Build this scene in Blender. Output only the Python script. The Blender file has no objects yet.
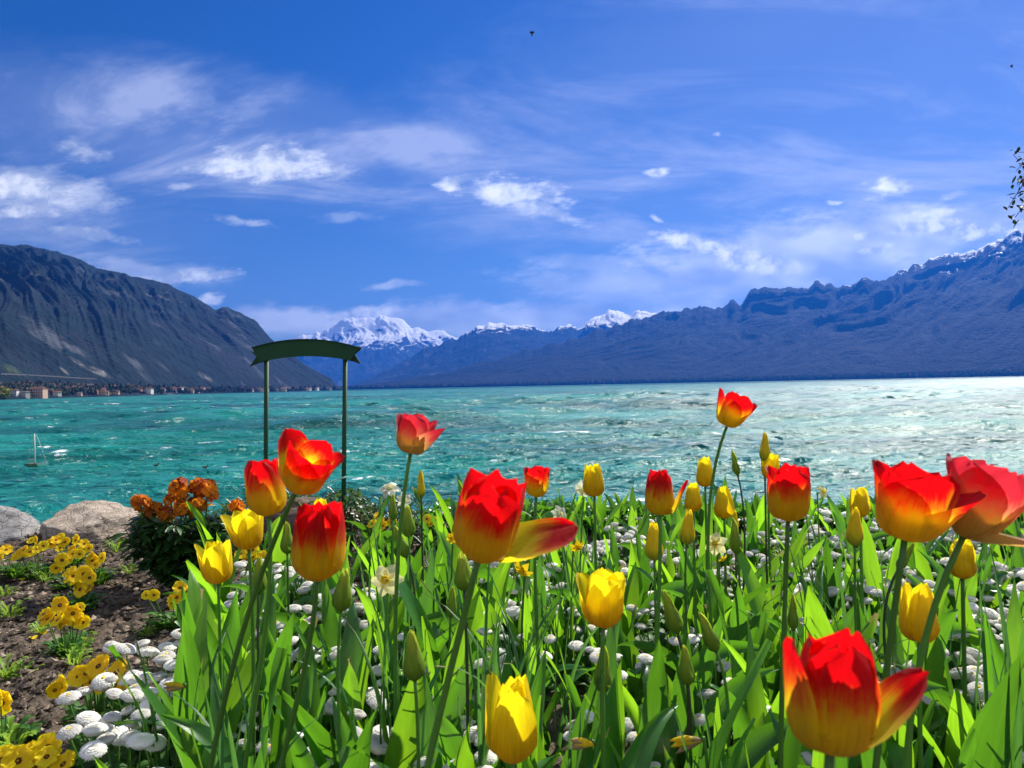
import bpy, math, random
import numpy as np
from mathutils import Vector, Matrix
R_ = math.radians
random.seed(7); rng = np.random.default_rng(7)
SC = bpy.context.scene
COL = SC.collection

# ------------------------------------------------------------------ camera
F = 769.0
CAMH = 0.70            # above the soil
LAKE = -3.30
cd = bpy.data.cameras.new('camera'); cam = bpy.data.objects.new('camera', cd); COL.objects.link(cam)
cd.sensor_width = 36.0; cd.lens = F / 1024 * 36; cd.clip_start = 0.02; cd.clip_end = 90000
cam.matrix_world = Matrix.Translation((0, 0, CAMH)) @ Matrix.Rotation(R_(90 + 0.15), 4, 'X') @ Matrix.Rotation(R_(-1.17), 4, 'Z')
cd.dof.use_dof = True; cd.dof.focus_distance = 2.4; cd.dof.aperture_fstop = 14.0
SC.camera = cam
CM = cam.matrix_world.copy()

# ------------------------------------------------------------------ sky, sun, exposure
SUN_EL, SUN_AZ = 41.0, 36.0          # azimuth to the right of the view direction
W = bpy.data.worlds.new('World'); SC.world = W; W.use_nodes = True
sl = bpy.data.lights.new('sun', 'SUN'); sl.energy = 5.0; sl.angle = R_(0.5); sl.color = (1, .94, .84)
sun = bpy.data.objects.new('sun', sl); COL.objects.link(sun)
sd = Vector((math.sin(R_(SUN_AZ)) * math.cos(R_(SUN_EL)), math.cos(R_(SUN_AZ)) * math.cos(R_(SUN_EL)), math.sin(R_(SUN_EL))))
sun.rotation_euler = sd.to_track_quat('Z', 'Y').to_euler()
SKY_STRENGTH = 0.056
vs = SC.view_settings
vs.view_transform = 'Standard'; vs.look = 'None'; vs.gamma = 1; vs.use_curve_mapping = False; vs.exposure = 0.76
cy = SC.cycles
cy.max_bounces = 7; cy.diffuse_bounces = 3; cy.glossy_bounces = 3; cy.transmission_bounces = 4; cy.volume_bounces = 0
cy.transparent_max_bounces = 6; cy.sample_clamp_indirect = 6; cy.use_denoising = True
cy.caustics_reflective = False; cy.caustics_refractive = False

class G:
    """tiny node-expression helper"""
    def __init__(s, nt): s.nt = nt; s.n = nt.nodes; s.l = nt.links
    def node(s, t, ins=None, **kw):
        n = s.n.new(t)
        for k, v in kw.items(): setattr(n, k, v)
        for k, v in (ins or {}).items(): s.set(n.inputs[k], v)
        return n
    def set(s, sock, v):
        if isinstance(v, bpy.types.NodeSocket): s.l.new(v, sock)
        else: sock.default_value = v
    def m(s, op, a, b=0.0, c=0.0, clamp=False):
        n = s.n.new('ShaderNodeMath'); n.operation = op; n.use_clamp = clamp
        s.set(n.inputs[0], a); s.set(n.inputs[1], b); s.set(n.inputs[2], c); return n.outputs[0]
    def ss(s, v, a, b, to0=0.0, to1=1.0):
        n = s.n.new('ShaderNodeMapRange'); n.interpolation_type = 'SMOOTHSTEP'
        s.set(n.inputs[0], v); s.set(n.inputs[1], a); s.set(n.inputs[2], b); s.set(n.inputs[3], to0); s.set(n.inputs[4], to1); return n.outputs[0]
    def mix(s, f, a, b, blend='MIX'):
        n = s.n.new('ShaderNodeMix'); n.data_type = 'RGBA'; n.blend_type = blend; n.clamp_factor = True
        s.set(n.inputs[0], f); s.set(n.inputs[6], a); s.set(n.inputs[7], b); return n.outputs[2]
    def xyz(s, x, y, z=0.0):
        n = s.n.new('ShaderNodeCombineXYZ'); s.set(n.inputs[0], x); s.set(n.inputs[1], y); s.set(n.inputs[2], z); return n.outputs[0]
    def sep(s, v):
        n = s.n.new('ShaderNodeSeparateXYZ'); s.set(n.inputs[0], v); return n.outputs
    def noise(s, vec, scale, detail=3.0, rough=.55, dist=0.0, col=False):
        n = s.n.new('ShaderNodeTexNoise'); s.set(n.inputs['Vector'], vec); s.set(n.inputs['Scale'], scale)
        s.set(n.inputs['Detail'], detail); s.set(n.inputs['Roughness'], rough); s.set(n.inputs['Distortion'], dist)
        return n.outputs['Color'] if col else n.outputs['Fac']
    def ramp(s, f, stops):
        n = s.n.new('ShaderNodeValToRGB'); e = n.color_ramp.elements
        while len(e) < len(stops): e.new(0.5)
        for i, (p, c) in enumerate(stops): e[i].position = p; e[i].color = (*c, 1) if len(c) == 3 else c
        s.set(n.inputs[0], f); return n.outputs[0]

def c3(r, g, b): return (r, g, b, 1.0)

def build_world():
    g = G(W.node_tree)
    g.n.clear()
    sky = g.node('ShaderNodeTexSky', sky_type='NISHITA', sun_disc=False, sun_elevation=R_(SUN_EL), sun_rotation=R_(SUN_AZ),
                 altitude=400, air_density=1.0, dust_density=0.25, ozone_density=3.0)
    hs = g.node('ShaderNodeHueSaturation', {'Hue': 0.519, 'Saturation': 1.40, 'Value': .92, 'Color': sky.outputs[0]})
    tc = g.node('ShaderNodeTexCoord')
    x, y, z = g.sep(tc.outputs['Generated'])
    yy = g.m('MAXIMUM', g.m('ABSOLUTE', y), .08)
    u = g.m('DIVIDE', x, yy); v = g.m('DIVIDE', z, yy)
    uv = g.xyz(u, v)
    # turbulent edges
    nz = g.noise(uv, 7.0, 3, .62, col=True)
    nx, ny, _ = g.sep(nz)
    uw = g.m('MULTIPLY_ADD', g.m('SUBTRACT', nx, .5), .10, u)
    vw = g.m('MULTIPLY_ADD', g.m('SUBTRACT', ny, .5), .05, v)
    nf = g.noise(g.xyz(g.m('MULTIPLY', u, 1.0), g.m('MULTIPLY_ADD', u, -.25, g.m('MULTIPLY', v, 2.6))), 17.0, 6, .70)
    wv = g.xyz(uw, vw, 0.0)
    def cloud(lst, lo, hi, rag):
        # ellipses in direction space, wobbling edges; the nearest one decides
        out = None
        for st in sorted({round(e[5] * 5) / 5 for e in lst}):
            acc = None
            for e in lst:
                if round(e[5] * 5) / 5 != st: continue
                px, py, rx, ry, ang = e[:5]
                mp = g.node('ShaderNodeMapping', {'Vector': wv, 'Location': ((px - 512) / F, (386 - py - 0.0205 * (px - 512)) / F, 0), 'Rotation': (0, 0, R_(ang)), 'Scale': (rx / F, ry / F, 1)}, vector_type='TEXTURE')
                ln = g.node('ShaderNodeVectorMath', {0: mp.outputs[0]}, operation='LENGTH').outputs['Value']
                acc = ln if acc is None else g.m('MINIMUM', acc, ln)
            d = g.m('SUBTRACT', g.m('MULTIPLY_ADD', g.m('SUBTRACT', nf, .5), rag, 1.0), acc)
            f = g.ss(d, lo, hi, 0.0, st)
            out = f if out is None else g.m('MAXIMUM', out, f)
        return out
    # soft veils (cirrus / altostratus)
    pl = g.xyz(g.m('DIVIDE', x, g.m('ADD', g.m('MAXIMUM', z, 0), .22)), g.m('MULTIPLY', g.m('DIVIDE', yy, g.m('ADD', g.m('MAXIMUM', z, 0), .22)), 1.0))
    rot = g.node('ShaderNodeMapping', {'Vector': pl, 'Rotation': (0, 0, R_(-24)), 'Scale': (.70, 1.5, 1)})
    wisp = g.noise(rot.outputs[0], 1.9, 6, .62, .7)
    wisp = g.ss(wisp, .40, .70)
    veil = cloud([(170, 130, 360, 74, -10, .80), (420, 150, 270, 40, -20, .60), (640, 195, 420, 85, -8, .50), (880, 120, 420, 150, 0, .42), (700, 60, 300, 90, 12, .34), (60, 235, 200, 40, 0, .30),
                  (980, 215, 260, 70, 0, .62), (560, 90, 160, 50, 20, .25)], -.25, .85, .5)
    veil = g.m('MULTIPLY', veil, g.m('MULTIPLY_ADD', wisp, 1.6, .26))
    bank = cloud([(800, 262, 230, 48, 5, .80), (650, 292, 150, 30, -4, .66), (470, 320, 300, 20, 0, .80), (300, 322, 130, 18, -2, .85), (930, 232, 150, 30, 6, .7), (600, 268, 80, 14, -6, .5),
                  (150, 270, 90, 14, -8, .5), (40, 190, 90, 28, -12, .55)], -.15, .6, 1.5)
    solid = cloud([(272, 163, 84, 21, -5, .85), (25, 190, 60, 17, -10, .85), (20, 212, 40, 9, -4, .8), (450, 184, 15, 7, 0, .95), (515, 192, 70, 17, -8, .75), (545, 208, 50, 10, -18, .55),
                   (658, 168, 17, 6, 6, .9), (893, 190, 27, 13, 4, .95), (962, 194, 22, 5, 14, .85), (925, 229, 60, 9, 8, 1.0), (990, 229, 64, 11, 5, 1.0), (940, 215, 40, 6, 10, .8), (715, 246, 66, 13, -8, 1.0), (755, 262, 46, 12, -14, 1.0),
                   (775, 264, 34, 13, -18, .7), (652, 220, 13, 5, -18, .7), (718, 131, 6, 2.6, 0, .6), (836, 201, 14, 3, 0, .6), (885, 252, 24, 6, 4, .8), (868, 236, 12, 5, 20, .7),
                   (185, 277, 58, 8, 2, .75), (208, 297, 14, 6, 0, .8), (90, 233, 62, 7, -4, .45), (250, 225, 36, 6, -6, .38), (190, 186, 24, 7, -4, .5), (395, 287, 36, 5, -2, .5),
                   (376, 311, 46, 8, -2, 1.0), (345, 318, 20, 6, 0, .9), (345, 220, 34, 8, 0, .25), (88, 150, 22, 12, -20, .35)], -.05, .75, 2.3)
    shade = g.noise(g.xyz(u, g.m('ADD', v, .008)), 26.0, 4, .62)
    ccol = g.ramp(shade, [(.40, (.42, .48, .60)), (.54, (.80, .84, .90)), (.66, (1.0, 1.0, 1.0))])
    tint = g.ramp(g.ss(v, .03, .36), [(0, (.95, .97, 1.0)), (1, (.66, .74, 1.0))])
    col = g.mix(g.m('MINIMUM', veil, .75), hs.outputs[0], g.mix(1.0, tint, c3(9.6, 9.6, 9.8), 'MULTIPLY'))
    bcol = g.ramp(g.noise(g.xyz(u, g.m('MULTIPLY', v, 2.0)), 9.0, 2, .6), [(.38, (.40, .46, .60)), (.62, (.78, .82, .90))])
    col = g.mix(bank, col, g.mix(1.0, bcol, c3(16.0, 15.8, 15.4), 'MULTIPLY'))
    col = g.mix(solid, col, g.mix(1.0, ccol, c3(16.0, 15.8, 15.2), 'MULTIPLY'))
    # unseen sky overhead and behind: broken white cloud added as neutral fill light
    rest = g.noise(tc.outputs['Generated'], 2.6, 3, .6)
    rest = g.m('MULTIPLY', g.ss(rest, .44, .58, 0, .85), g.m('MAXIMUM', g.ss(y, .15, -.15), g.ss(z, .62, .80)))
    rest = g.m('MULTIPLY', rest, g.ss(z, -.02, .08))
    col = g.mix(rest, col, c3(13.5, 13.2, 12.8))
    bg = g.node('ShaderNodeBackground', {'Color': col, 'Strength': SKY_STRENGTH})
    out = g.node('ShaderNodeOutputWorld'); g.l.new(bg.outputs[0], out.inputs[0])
build_world()
W.cycles.sampling_method = 'MANUAL'; W.cycles.sample_map_resolution = 512

# ------------------------------------------------------------------ helpers
def P(px, py, d):
    """world point seen at pixel px,py at depth d"""
    return CM @ Vector(((px - 512) / F * d, (384 - py) / F * d, -d))
def Gd(px, py, z=0.0):
    """world point where the ray through a pixel meets height z"""
    o = CM.translation; r = (P(px, py, 1.0) - o); t = (z - o.z) / r.z; return o + r * t
CMI = CM.inverted()
def proj(p):
    q = CMI @ Vector(p); d = -q.z
    return (512 + q.x / d * F, 384 - q.y / d * F, d)

def mk(name, V, Fc, mats, mi=None, uv=None, smooth=True):
    me = bpy.data.meshes.new(name)
    if isinstance(V, np.ndarray): V = V.tolist()
    if isinstance(Fc, np.ndarray): Fc = Fc.tolist()
    me.from_pydata(V, [], Fc)
    for m_ in (mats if isinstance(mats, (list, tuple)) else [mats]): me.materials.append(m_)
    if mi is not None: me.polygons.foreach_set('material_index', np.asarray(mi, dtype=np.int32))
    if uv is not None:
        l = me.uv_layers.new(name='UVMap'); vi = np.empty(len(me.loops), dtype=np.int32); me.loops.foreach_get('vertex_index', vi)
        l.data.foreach_set('uv', np.asarray(uv, dtype=np.float32)[vi].ravel())
    if smooth: me.polygons.foreach_set('use_smooth', [True] * len(me.polygons))
    me.update(); return me
def ob(name, me, parent=None, loc=(0, 0, 0), rot=None, sc=None):
    o = bpy.data.objects.new(name, me); COL.objects.link(o)
    if parent: o.parent = parent
    o.location = loc
    if rot is not None: o.rotation_euler = rot
    if sc is not None: o.scale = (sc, sc, sc) if not hasattr(sc, '__len__') else sc
    return o
def tag(o, label=None, cat=None, group=None, kind=None):
    if label: o['label'] = label
    if cat: o['category'] = cat
    if group: o['group'] = group
    if kind: o['kind'] = kind
    return o
def thing(name, label, cat, loc, group=None, rz=0):
    o = bpy.data.objects.new(name, None); COL.objects.link(o); o.empty_display_size = .05
    o.location = loc; o.rotation_euler = (0, 0, rz); return tag(o, label, cat, group)

class MB:
    """mesh builder collecting verts/faces/uv/material index"""
    def __init__(s): s.V = []; s.F = []; s.M = []; s.U = []
    def add(s, V, Fc, m=0, U=None):
        o = len(s.V); s.V.extend([tuple(v) for v in V]); s.F.extend([tuple(i + o for i in f) for f in Fc]); s.M.extend([m] * len(Fc))
        s.U.extend([tuple(q) for q in U] if U is not None else [(0, 0)] * len(V))
    def box(s, c, h, m=0, rz=0.0):
        ca, sa = math.cos(rz), math.sin(rz); V = []
        for dz in (-1, 1):
            for dx, dy in ((-1, -1), (1, -1), (1, 1), (-1, 1)):
                X, Y = dx * h[0], dy * h[1]; V.append((c[0] + X * ca - Y * sa, c[1] + X * sa + Y * ca, c[2] + dz * h[2]))
        s.add(V, [(0, 3, 2, 1), (4, 5, 6, 7), (0, 1, 5, 4), (1, 2, 6, 5), (2, 3, 7, 6), (3, 0, 4, 7)], m)
    def tube(s, pts, rad, n=8, m=0, cap=True):
        pts = [Vector(p) for p in pts]; k = len(pts)
        if not hasattr(rad, '__len__'): rad = [rad] * k
        V = []; U = []; t0 = (pts[1] - pts[0]).normalized()
        a = t0.orthogonal().normalized()
        for i, p in enumerate(pts):
            t = (pts[min(i + 1, k - 1)] - pts[max(i - 1, 0)]).normalized()
            a = (a - t * a.dot(t)).normalized(); b = t.cross(a)
            for j in range(n):
                th = 2 * math.pi * j / n; V.append(p + (a * math.cos(th) + b * math.sin(th)) * rad[i]); U.append((j / n, i / (k - 1)))
        Fc = [(i * n + j, i * n + (j + 1) % n, (i + 1) * n + (j + 1) % n, (i + 1) * n + j) for i in range(k - 1) for j in range(n)]
        if cap: Fc += [tuple(range(n))[::-1], tuple((k - 1) * n + j for j in range(n))]
        s.add(V, Fc, m, U)
    def build(s, name, mats, parent=None, loc=(0, 0, 0), smooth=True):
        return ob(name, mk(name, s.V, s.F, mats, s.M, s.U, smooth), parent, loc)
    def mesh(s, name, mats, smooth=True): return mk(name, s.V, s.F, mats, s.M, s.U, smooth)

def bez(a, b, c, n=8):
    a, b, c = Vector(a), Vector(b), Vector(c)
    return [a * (1 - t) ** 2 + b * 2 * t * (1 - t) + c * t * t for t in [i / n for i in range(n + 1)]]
def bez3(a, b, c, d, n=10):
    a, b, c, d = map(Vector, (a, b, c, d))
    return [a * (1 - t) ** 3 + b * 3 * t * (1 - t) ** 2 + c * 3 * t * t * (1 - t) + d * t ** 3 for t in [i / n for i in range(n + 1)]]

# numpy value noise
_T = np.random.default_rng(3).random((256, 256))
def vn(x, y):
    x = np.asarray(x, float); y = np.asarray(y, float)
    xi = np.floor(x).astype(int); yi = np.floor(y).astype(int); fx = x - xi; fy = y - yi
    fx = fx * fx * (3 - 2 * fx); fy = fy * fy * (3 - 2 * fy)
    a = _T[xi & 255, yi & 255]; b = _T[(xi + 1) & 255, yi & 255]; c = _T[xi & 255, (yi + 1) & 255]; d = _T[(xi + 1) & 255, (yi + 1) & 255]
    return (a * (1 - fx) + b * fx) * (1 - fy) + (c * (1 - fx) + d * fx) * fy
def fbm(x, y, o=4, g=.5):
    s = 0; a = 1; t = 0
    for i in range(o): s = s + a * vn(x * 2 ** i + 17.3 * i, y * 2 ** i + 9.1 * i); t += a; a *= g
    return s / t
def ridged(x, y, o=4, g=.5):
    s = 0; a = 1; t = 0
    for i in range(o): s = s + a * (1 - abs(2 * vn(x * 2 ** i + 31.7 * i, y * 2 ** i + 5.9 * i) - 1)); t += a; a *= g
    return s / t
def gridfaces(nr, nc, off=0):
    i = np.arange((nr - 1) * (nc - 1)); r = i // (nc - 1); c = i % (nc - 1); a = r * nc + c + off
    return np.stack([a, a + 1, a + nc + 1, a + nc], 1)

# ------------------------------------------------------------------ materials
def mat(name): 
    m = bpy.data.materials.new(name); m.use_nodes = True; m.node_tree.nodes.clear(); g = G(m.node_tree); return m, g
def finish(g, sh, bump=None):
    o = g.node('ShaderNodeOutputMaterial'); g.l.new(sh, o.inputs[0])
def princ(g, col, rough=.6, spec=.4, bump=None, **kw):
    ins = {'Base Color': col, 'Roughness': rough, 'Specular IOR Level': spec}
    ins.update(kw)
    n = g.node('ShaderNodeBsdfPrincipled', ins)
    if bump is not None: g.l.new(bump, n.inputs['Normal'])
    return n.outputs[0]
def bump(g, h, strength=.4, dist=.01):
    return g.node('ShaderNodeBump', {'Height': h, 'Strength': strength, 'Distance': dist}).outputs[0]
def simple(name, col, rough=.6, spec=.4, var=.15, scale=20, bmp=0.0, dist=.005, metal=0.0):
    m, g = mat(name); tc = g.node('ShaderNodeTexCoord'); n = g.noise(tc.outputs['Object'], scale, 4)
    k = g.mix(n, tuple(c * (1 - var) for c in col) + (1,), tuple(min(1, c * (1 + var)) for c in col) + (1,))
    b = bump(g, n, bmp, dist) if bmp else None
    finish(g, princ(g, k, rough, spec, b, Metallic=metal)); return m
def leafy(name, dif, tra, fac=.4, rough=.38, spec=.45, var=.35, veins=True, tip=None, vscale=14):
    """thin leaf or petal: lit surface mixed with light passing through"""
    m, g = mat(name)
    uvn = g.node('ShaderNodeUVMap'); u, v, _ = g.sep(uvn.outputs[0])
    oi = g.node('ShaderNodeObjectInfo').outputs['Random']
    st = g.noise(g.xyz(g.m('MULTIPLY', u, vscale), g.m('MULTIPLY', v, 1.2), g.m('MULTIPLY', oi, 40)), 1.6, 3, .6)
    big = g.noise(g.xyz(u, g.m('MULTIPLY', v, 3), g.m('MULTIPLY', oi, 90)), 1.5, 2)
    k = g.m('MULTIPLY_ADD', g.m('SUBTRACT', st, .5), var, 1.0)
    k = g.m('MULTIPLY', k, g.m('MULTIPLY_ADD', oi, .5, .75))
    k = g.m('MULTIPLY', k, g.m('MULTIPLY_ADD', big, .6, .7))
    a = g.mix(1.0, c3(*dif), g.xyz(k, k, k), 'MULTIPLY'); b = g.mix(1.0, c3(*tra), g.xyz(k, k, k), 'MULTIPLY')
    if tip is not None:
        f = g.ss(g.m('MULTIPLY_ADD', g.m('SUBTRACT', big, .5), .25, v), tip[1], tip[1] + .12)
        a = g.mix(f, a, c3(*tip[0])); b = g.mix(f, b, c3(*tip[0]))
    bp = bump(g, st, .35, .0012) if veins else None
    p = princ(g, a, rough, spec, bp)
    t = g.node('ShaderNodeBsdfTranslucent', {'Color': b})
    mx = g.node('ShaderNodeMixShader', {0: fac, 1: p, 2: t.outputs[0]})
    finish(g, mx.outputs[0]); return m
def tulip_petal(name, base, tip, edge, lo=.38, hi=.68, tra=.45):
    m, g = mat(name)
    uvn = g.node('ShaderNodeUVMap'); u, v, _ = g.sep(uvn.outputs[0])
    oi = g.node('ShaderNodeObjectInfo').outputs['Random']
    st = g.noise(g.xyz(g.m('MULTIPLY', u, 15), g.m('MULTIPLY', v, 1.1), g.m('MULTIPLY', oi, 40)), 1.5, 5, .70)
    bl = g.noise(g.xyz(u, g.m('MULTIPLY', v, 1.5), g.m('MULTIPLY', oi, 70)), 2.2, 3, .6)
    au = g.m('ABSOLUTE', u)
    # a red flame down the middle of the petal, the yellow reaching up its margins
    h = g.m('MULTIPLY_ADD', g.m('SUBTRACT', bl, .5), .38, g.m('MULTIPLY_ADD', g.m('SUBTRACT', st, .5), .42, v))
    h = g.m('SUBTRACT', h, g.m('MULTIPLY', g.m('POWER', au, 2.0), .10))
    f = g.ss(h, lo, hi)
    col = g.ramp(f, [(0, base), (.5, edge), (1, tip)])
    k = g.m('MULTIPLY_ADD', g.m('SUBTRACT', st, .5), .75, g.m('MULTIPLY_ADD', bl, .30, .85))
    col = g.mix(1.0, col, g.xyz(k, k, k), 'MULTIPLY')
    # pale sheen on ridges
    p = princ(g, col, .46, .28, bump(g, st, .7, .0015), **{'Sheen Weight': .12, 'Sheen Roughness': .4})
    t = g.node('ShaderNodeBsdfTranslucent', {'Color': col})
    mx = g.node('ShaderNodeMixShader', {0: tra, 1: p, 2: t.outputs[0]})
    finish(g, mx.outputs[0]); return m

M = {}
M['red'] = tulip_petal('tulip_petal_red', (.97, .74, .016), (.78, .003, .007), (.92, .24, .01), .46, .78, .70)
M['red2'] = tulip_petal('tulip_petal_faded', (.78, .52, .10), (.72, .03, .05), (.76, .26, .13), .30, .78, .6)
M['yellow'] = tulip_petal('tulip_petal_yellow', (.92, .60, .006), (.96, .80, .012), (.95, .72, .008), .1, .8, .68)
M['ybud'] = tulip_petal('tulip_bud_yellow', (.50, .50, .03), (.92, .74, .015), (.84, .70, .02), .1, .6, .55)
M['gbud'] = tulip_petal('tulip_bud_green', (.24, .40, .03), (.62, .70, .07), (.38, .54, .04), .2, .95, .55)
M['leaf'] = leafy('tulip_leaf', (.040, .140, .026), (.165, .45, .016), .38, .27, .55, var=.6)
M['leafb'] = leafy('tulip_leaf_bright', (.075, .21, .022), (.34, .70, .02), .48, .34, .45, var=.5)
M['leaft'] = leafy('tulip_leaf_dry_tip', (.060, .17, .026), (.22, .48, .015), .42, .4, .4, tip=((.42, .28, .12), .90))
M['stem'] = leafy('green_stem', (.085, .22, .03), (.20, .44, .03), .2, .4, .4, vscale=6)
M['stemd'] = leafy('dark_stem', (.06, .075, .035), (.09, .12, .03), .12, .45, .3, vscale=6)
M['blade'] = leafy('daffodil_leaf', (.045, .15, .045), (.14, .36, .05), .35, .35, .45)
M['dry'] = leafy('dry_leaf', (.42, .30, .16), (.5, .35, .15), .35, .7, .2)
M['dleaf'] = leafy('daisy_leaf', (.05, .15, .02), (.16, .38, .02), .35, .5, .3)
M['white'] = leafy('daisy_petal', (.86, .85, .79), (.82, .80, .68), .24, .7, .15, var=.16)
M['disc'] = simple('daisy_disc', (.80, .55, .03), .8, .2, .3, 900, .6, .001)
M['cream'] = leafy('daffodil_petal_cream', (.86, .83, .42), (.85, .80, .35), .35, .5, .2, var=.12)
M['dwhite'] = leafy('daffodil_petal_white', (.84, .83, .66), (.8, .8, .55), .35, .5, .2, var=.12)
M['dyel'] = leafy('daffodil_petal_yellow', (.88, .66, .02), (.88, .62, .01), .38, .5, .2, var=.15)
M['pleaf'] = leafy('pansy_leaf', (.055, .16, .025), (.18, .38, .02), .35, .5, .3)
M['sprout'] = leafy('sprout_leaf', (.20, .36, .04), (.40, .58, .05), .4, .5, .3)
M['wleaf'] = leafy('wallflower_leaf', (.028, .090, .020), (.08, .22, .015), .25, .28, .6)
M['worange'] = leafy('wallflower_petal', (.90, .30, .015), (.92, .36, .01), .45, .6, .2, var=.6)
M['wdark'] = leafy('wallflower_petal_dark', (.40, .06, .012), (.5, .10, .01), .3, .6, .2, var=.5)
M['scrub'] = leafy('scrub_leaf', (.035, .075, .02), (.10, .20, .02), .3, .3, .5)
M['dim'] = leafy('dark_twig_leaf', (.020, .032, .012), (.04, .06, .01), .2, .6, .2)
M['twig'] = simple('twig_bark', (.12, .085, .055), .85, .2, .3, 60)
M['stamen'] = simple('tulip_stamen', (.02, .012, .02), .8, .2, .2, 200)

def pansy_mat():
    m, g = mat('pansy_petal')
    uvn = g.node('ShaderNodeUVMap'); u, v, _ = g.sep(uvn.outputs[0])
    oi = g.node('ShaderNodeObjectInfo').outputs['Random']
    r = g.m('SQRT', g.m('ADD', g.m('MULTIPLY', u, u), g.m('MULTIPLY', v, v)))
    a = g.m('ARCTAN2', v, u)
    ray = g.noise(g.xyz(g.m('MULTIPLY', g.m('COSINE', a), 5), g.m('MULTIPLY', g.m('SINE', a), 5), g.m('MULTIPLY', oi, 30)), 2.2, 3)
    rr = g.m('MULTIPLY_ADD', g.m('SUBTRACT', ray, .5), .30, r)
    # the blotch sits on the lower petals
    rr = g.m('MULTIPLY_ADD', g.m('MAXIMUM', v, 0), .22, rr)
    eye = g.ss(r, .03, .09)
    f = g.ss(rr, .20, .29)
    yel = g.mix(g.m('MULTIPLY', oi, 1.0), c3(.96, .84, .012), c3(.95, .66, .010))
    yel = g.mix(g.m('MULTIPLY', g.ss(r, .45, .9, 1.0, 0.0), .4), yel, c3(.90, .48, .006))
    col = g.mix(f, c3(.10, .018, .008), yel)
    col = g.mix(eye, c3(.85, .6, .02), col)
    p = princ(g, col, .55, .25, bump(g, ray, .3, .001)); t = g.node('ShaderNodeBsdfTranslucent', {'Color': col})
    finish(g, g.node('ShaderNodeMixShader', {0: .35, 1: p, 2: t.outputs[0]}).outputs[0]); return m
M['pansy'] = pansy_mat()

def soil_mat():
    m, g = mat('soil'); tc = g.node('ShaderNodeTexCoord').outputs['Object']
    a = g.noise(tc, 9, 5, .6); b = g.noise(tc, 70, 5, .65); c = g.noise(tc, 260, 3, .6)
    k = g.m('MULTIPLY_ADD', b, .6, g.m('MULTIPLY', a, .4))
    col = g.ramp(k, [(.30, (.026, .021, .015)), (.46, (.078, .060, .044)), (.58, (.165, .132, .100)), (.72, (.33, .275, .215))])
    h = g.m('ADD', g.m('MULTIPLY', b, .7), g.m('MULTIPLY', c, .3))
    finish(g, princ(g, col, .95, .12, bump(g, h, .9, .012))); return m
M['soil'] = soil_mat()
def rock_mat(name, lo, mid, hi, sc=5):
    m, g = mat(name); tc = g.node('ShaderNodeTexCoord').outputs['Object']
    a = g.noise(tc, sc, 6, .62, .4); b = g.noise(tc, sc * 9, 5, .7)
    vo = g.node('ShaderNodeTexVoronoi', {'Vector': g.node('ShaderNodeMapping', {'Vector': tc, 'Scale': (1, 1, 2.4), 'Rotation': (0, .5, 0)}).outputs[0], 'Scale': sc * .8}, feature='DISTANCE_TO_EDGE').outputs[0]
    k = g.m('MULTIPLY_ADD', b, .45, g.m('MULTIPLY', a, .6))
    col = g.ramp(k, [(.34, lo), (.52, mid), (.68, hi)])
    col = g.mix(g.ss(vo, 0.0, .018, .55, 0.0), col, c3(.05, .04, .03))
    h = g.m('ADD', g.m('MULTIPLY', a, .6), g.m('ADD', g.m('MULTIPLY', b, .3), g.m('MULTIPLY', g.ss(vo, 0, .05), .3)))
    finish(g, princ(g, col, .85, .25, bump(g, h, .8, .03))); return m
M['rock'] = rock_mat('pale_rock', (.14, .11, .085), (.38, .31, .235), (.64, .56, .46))
M['rockg'] = rock_mat('grey_rock', (.11, .11, .10), (.25, .24, .23), (.42, .41, .40))
M['rockd'] = rock_mat('brown_rock', (.07, .045, .03), (.16, .11, .08), (.30, .23, .18))

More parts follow.
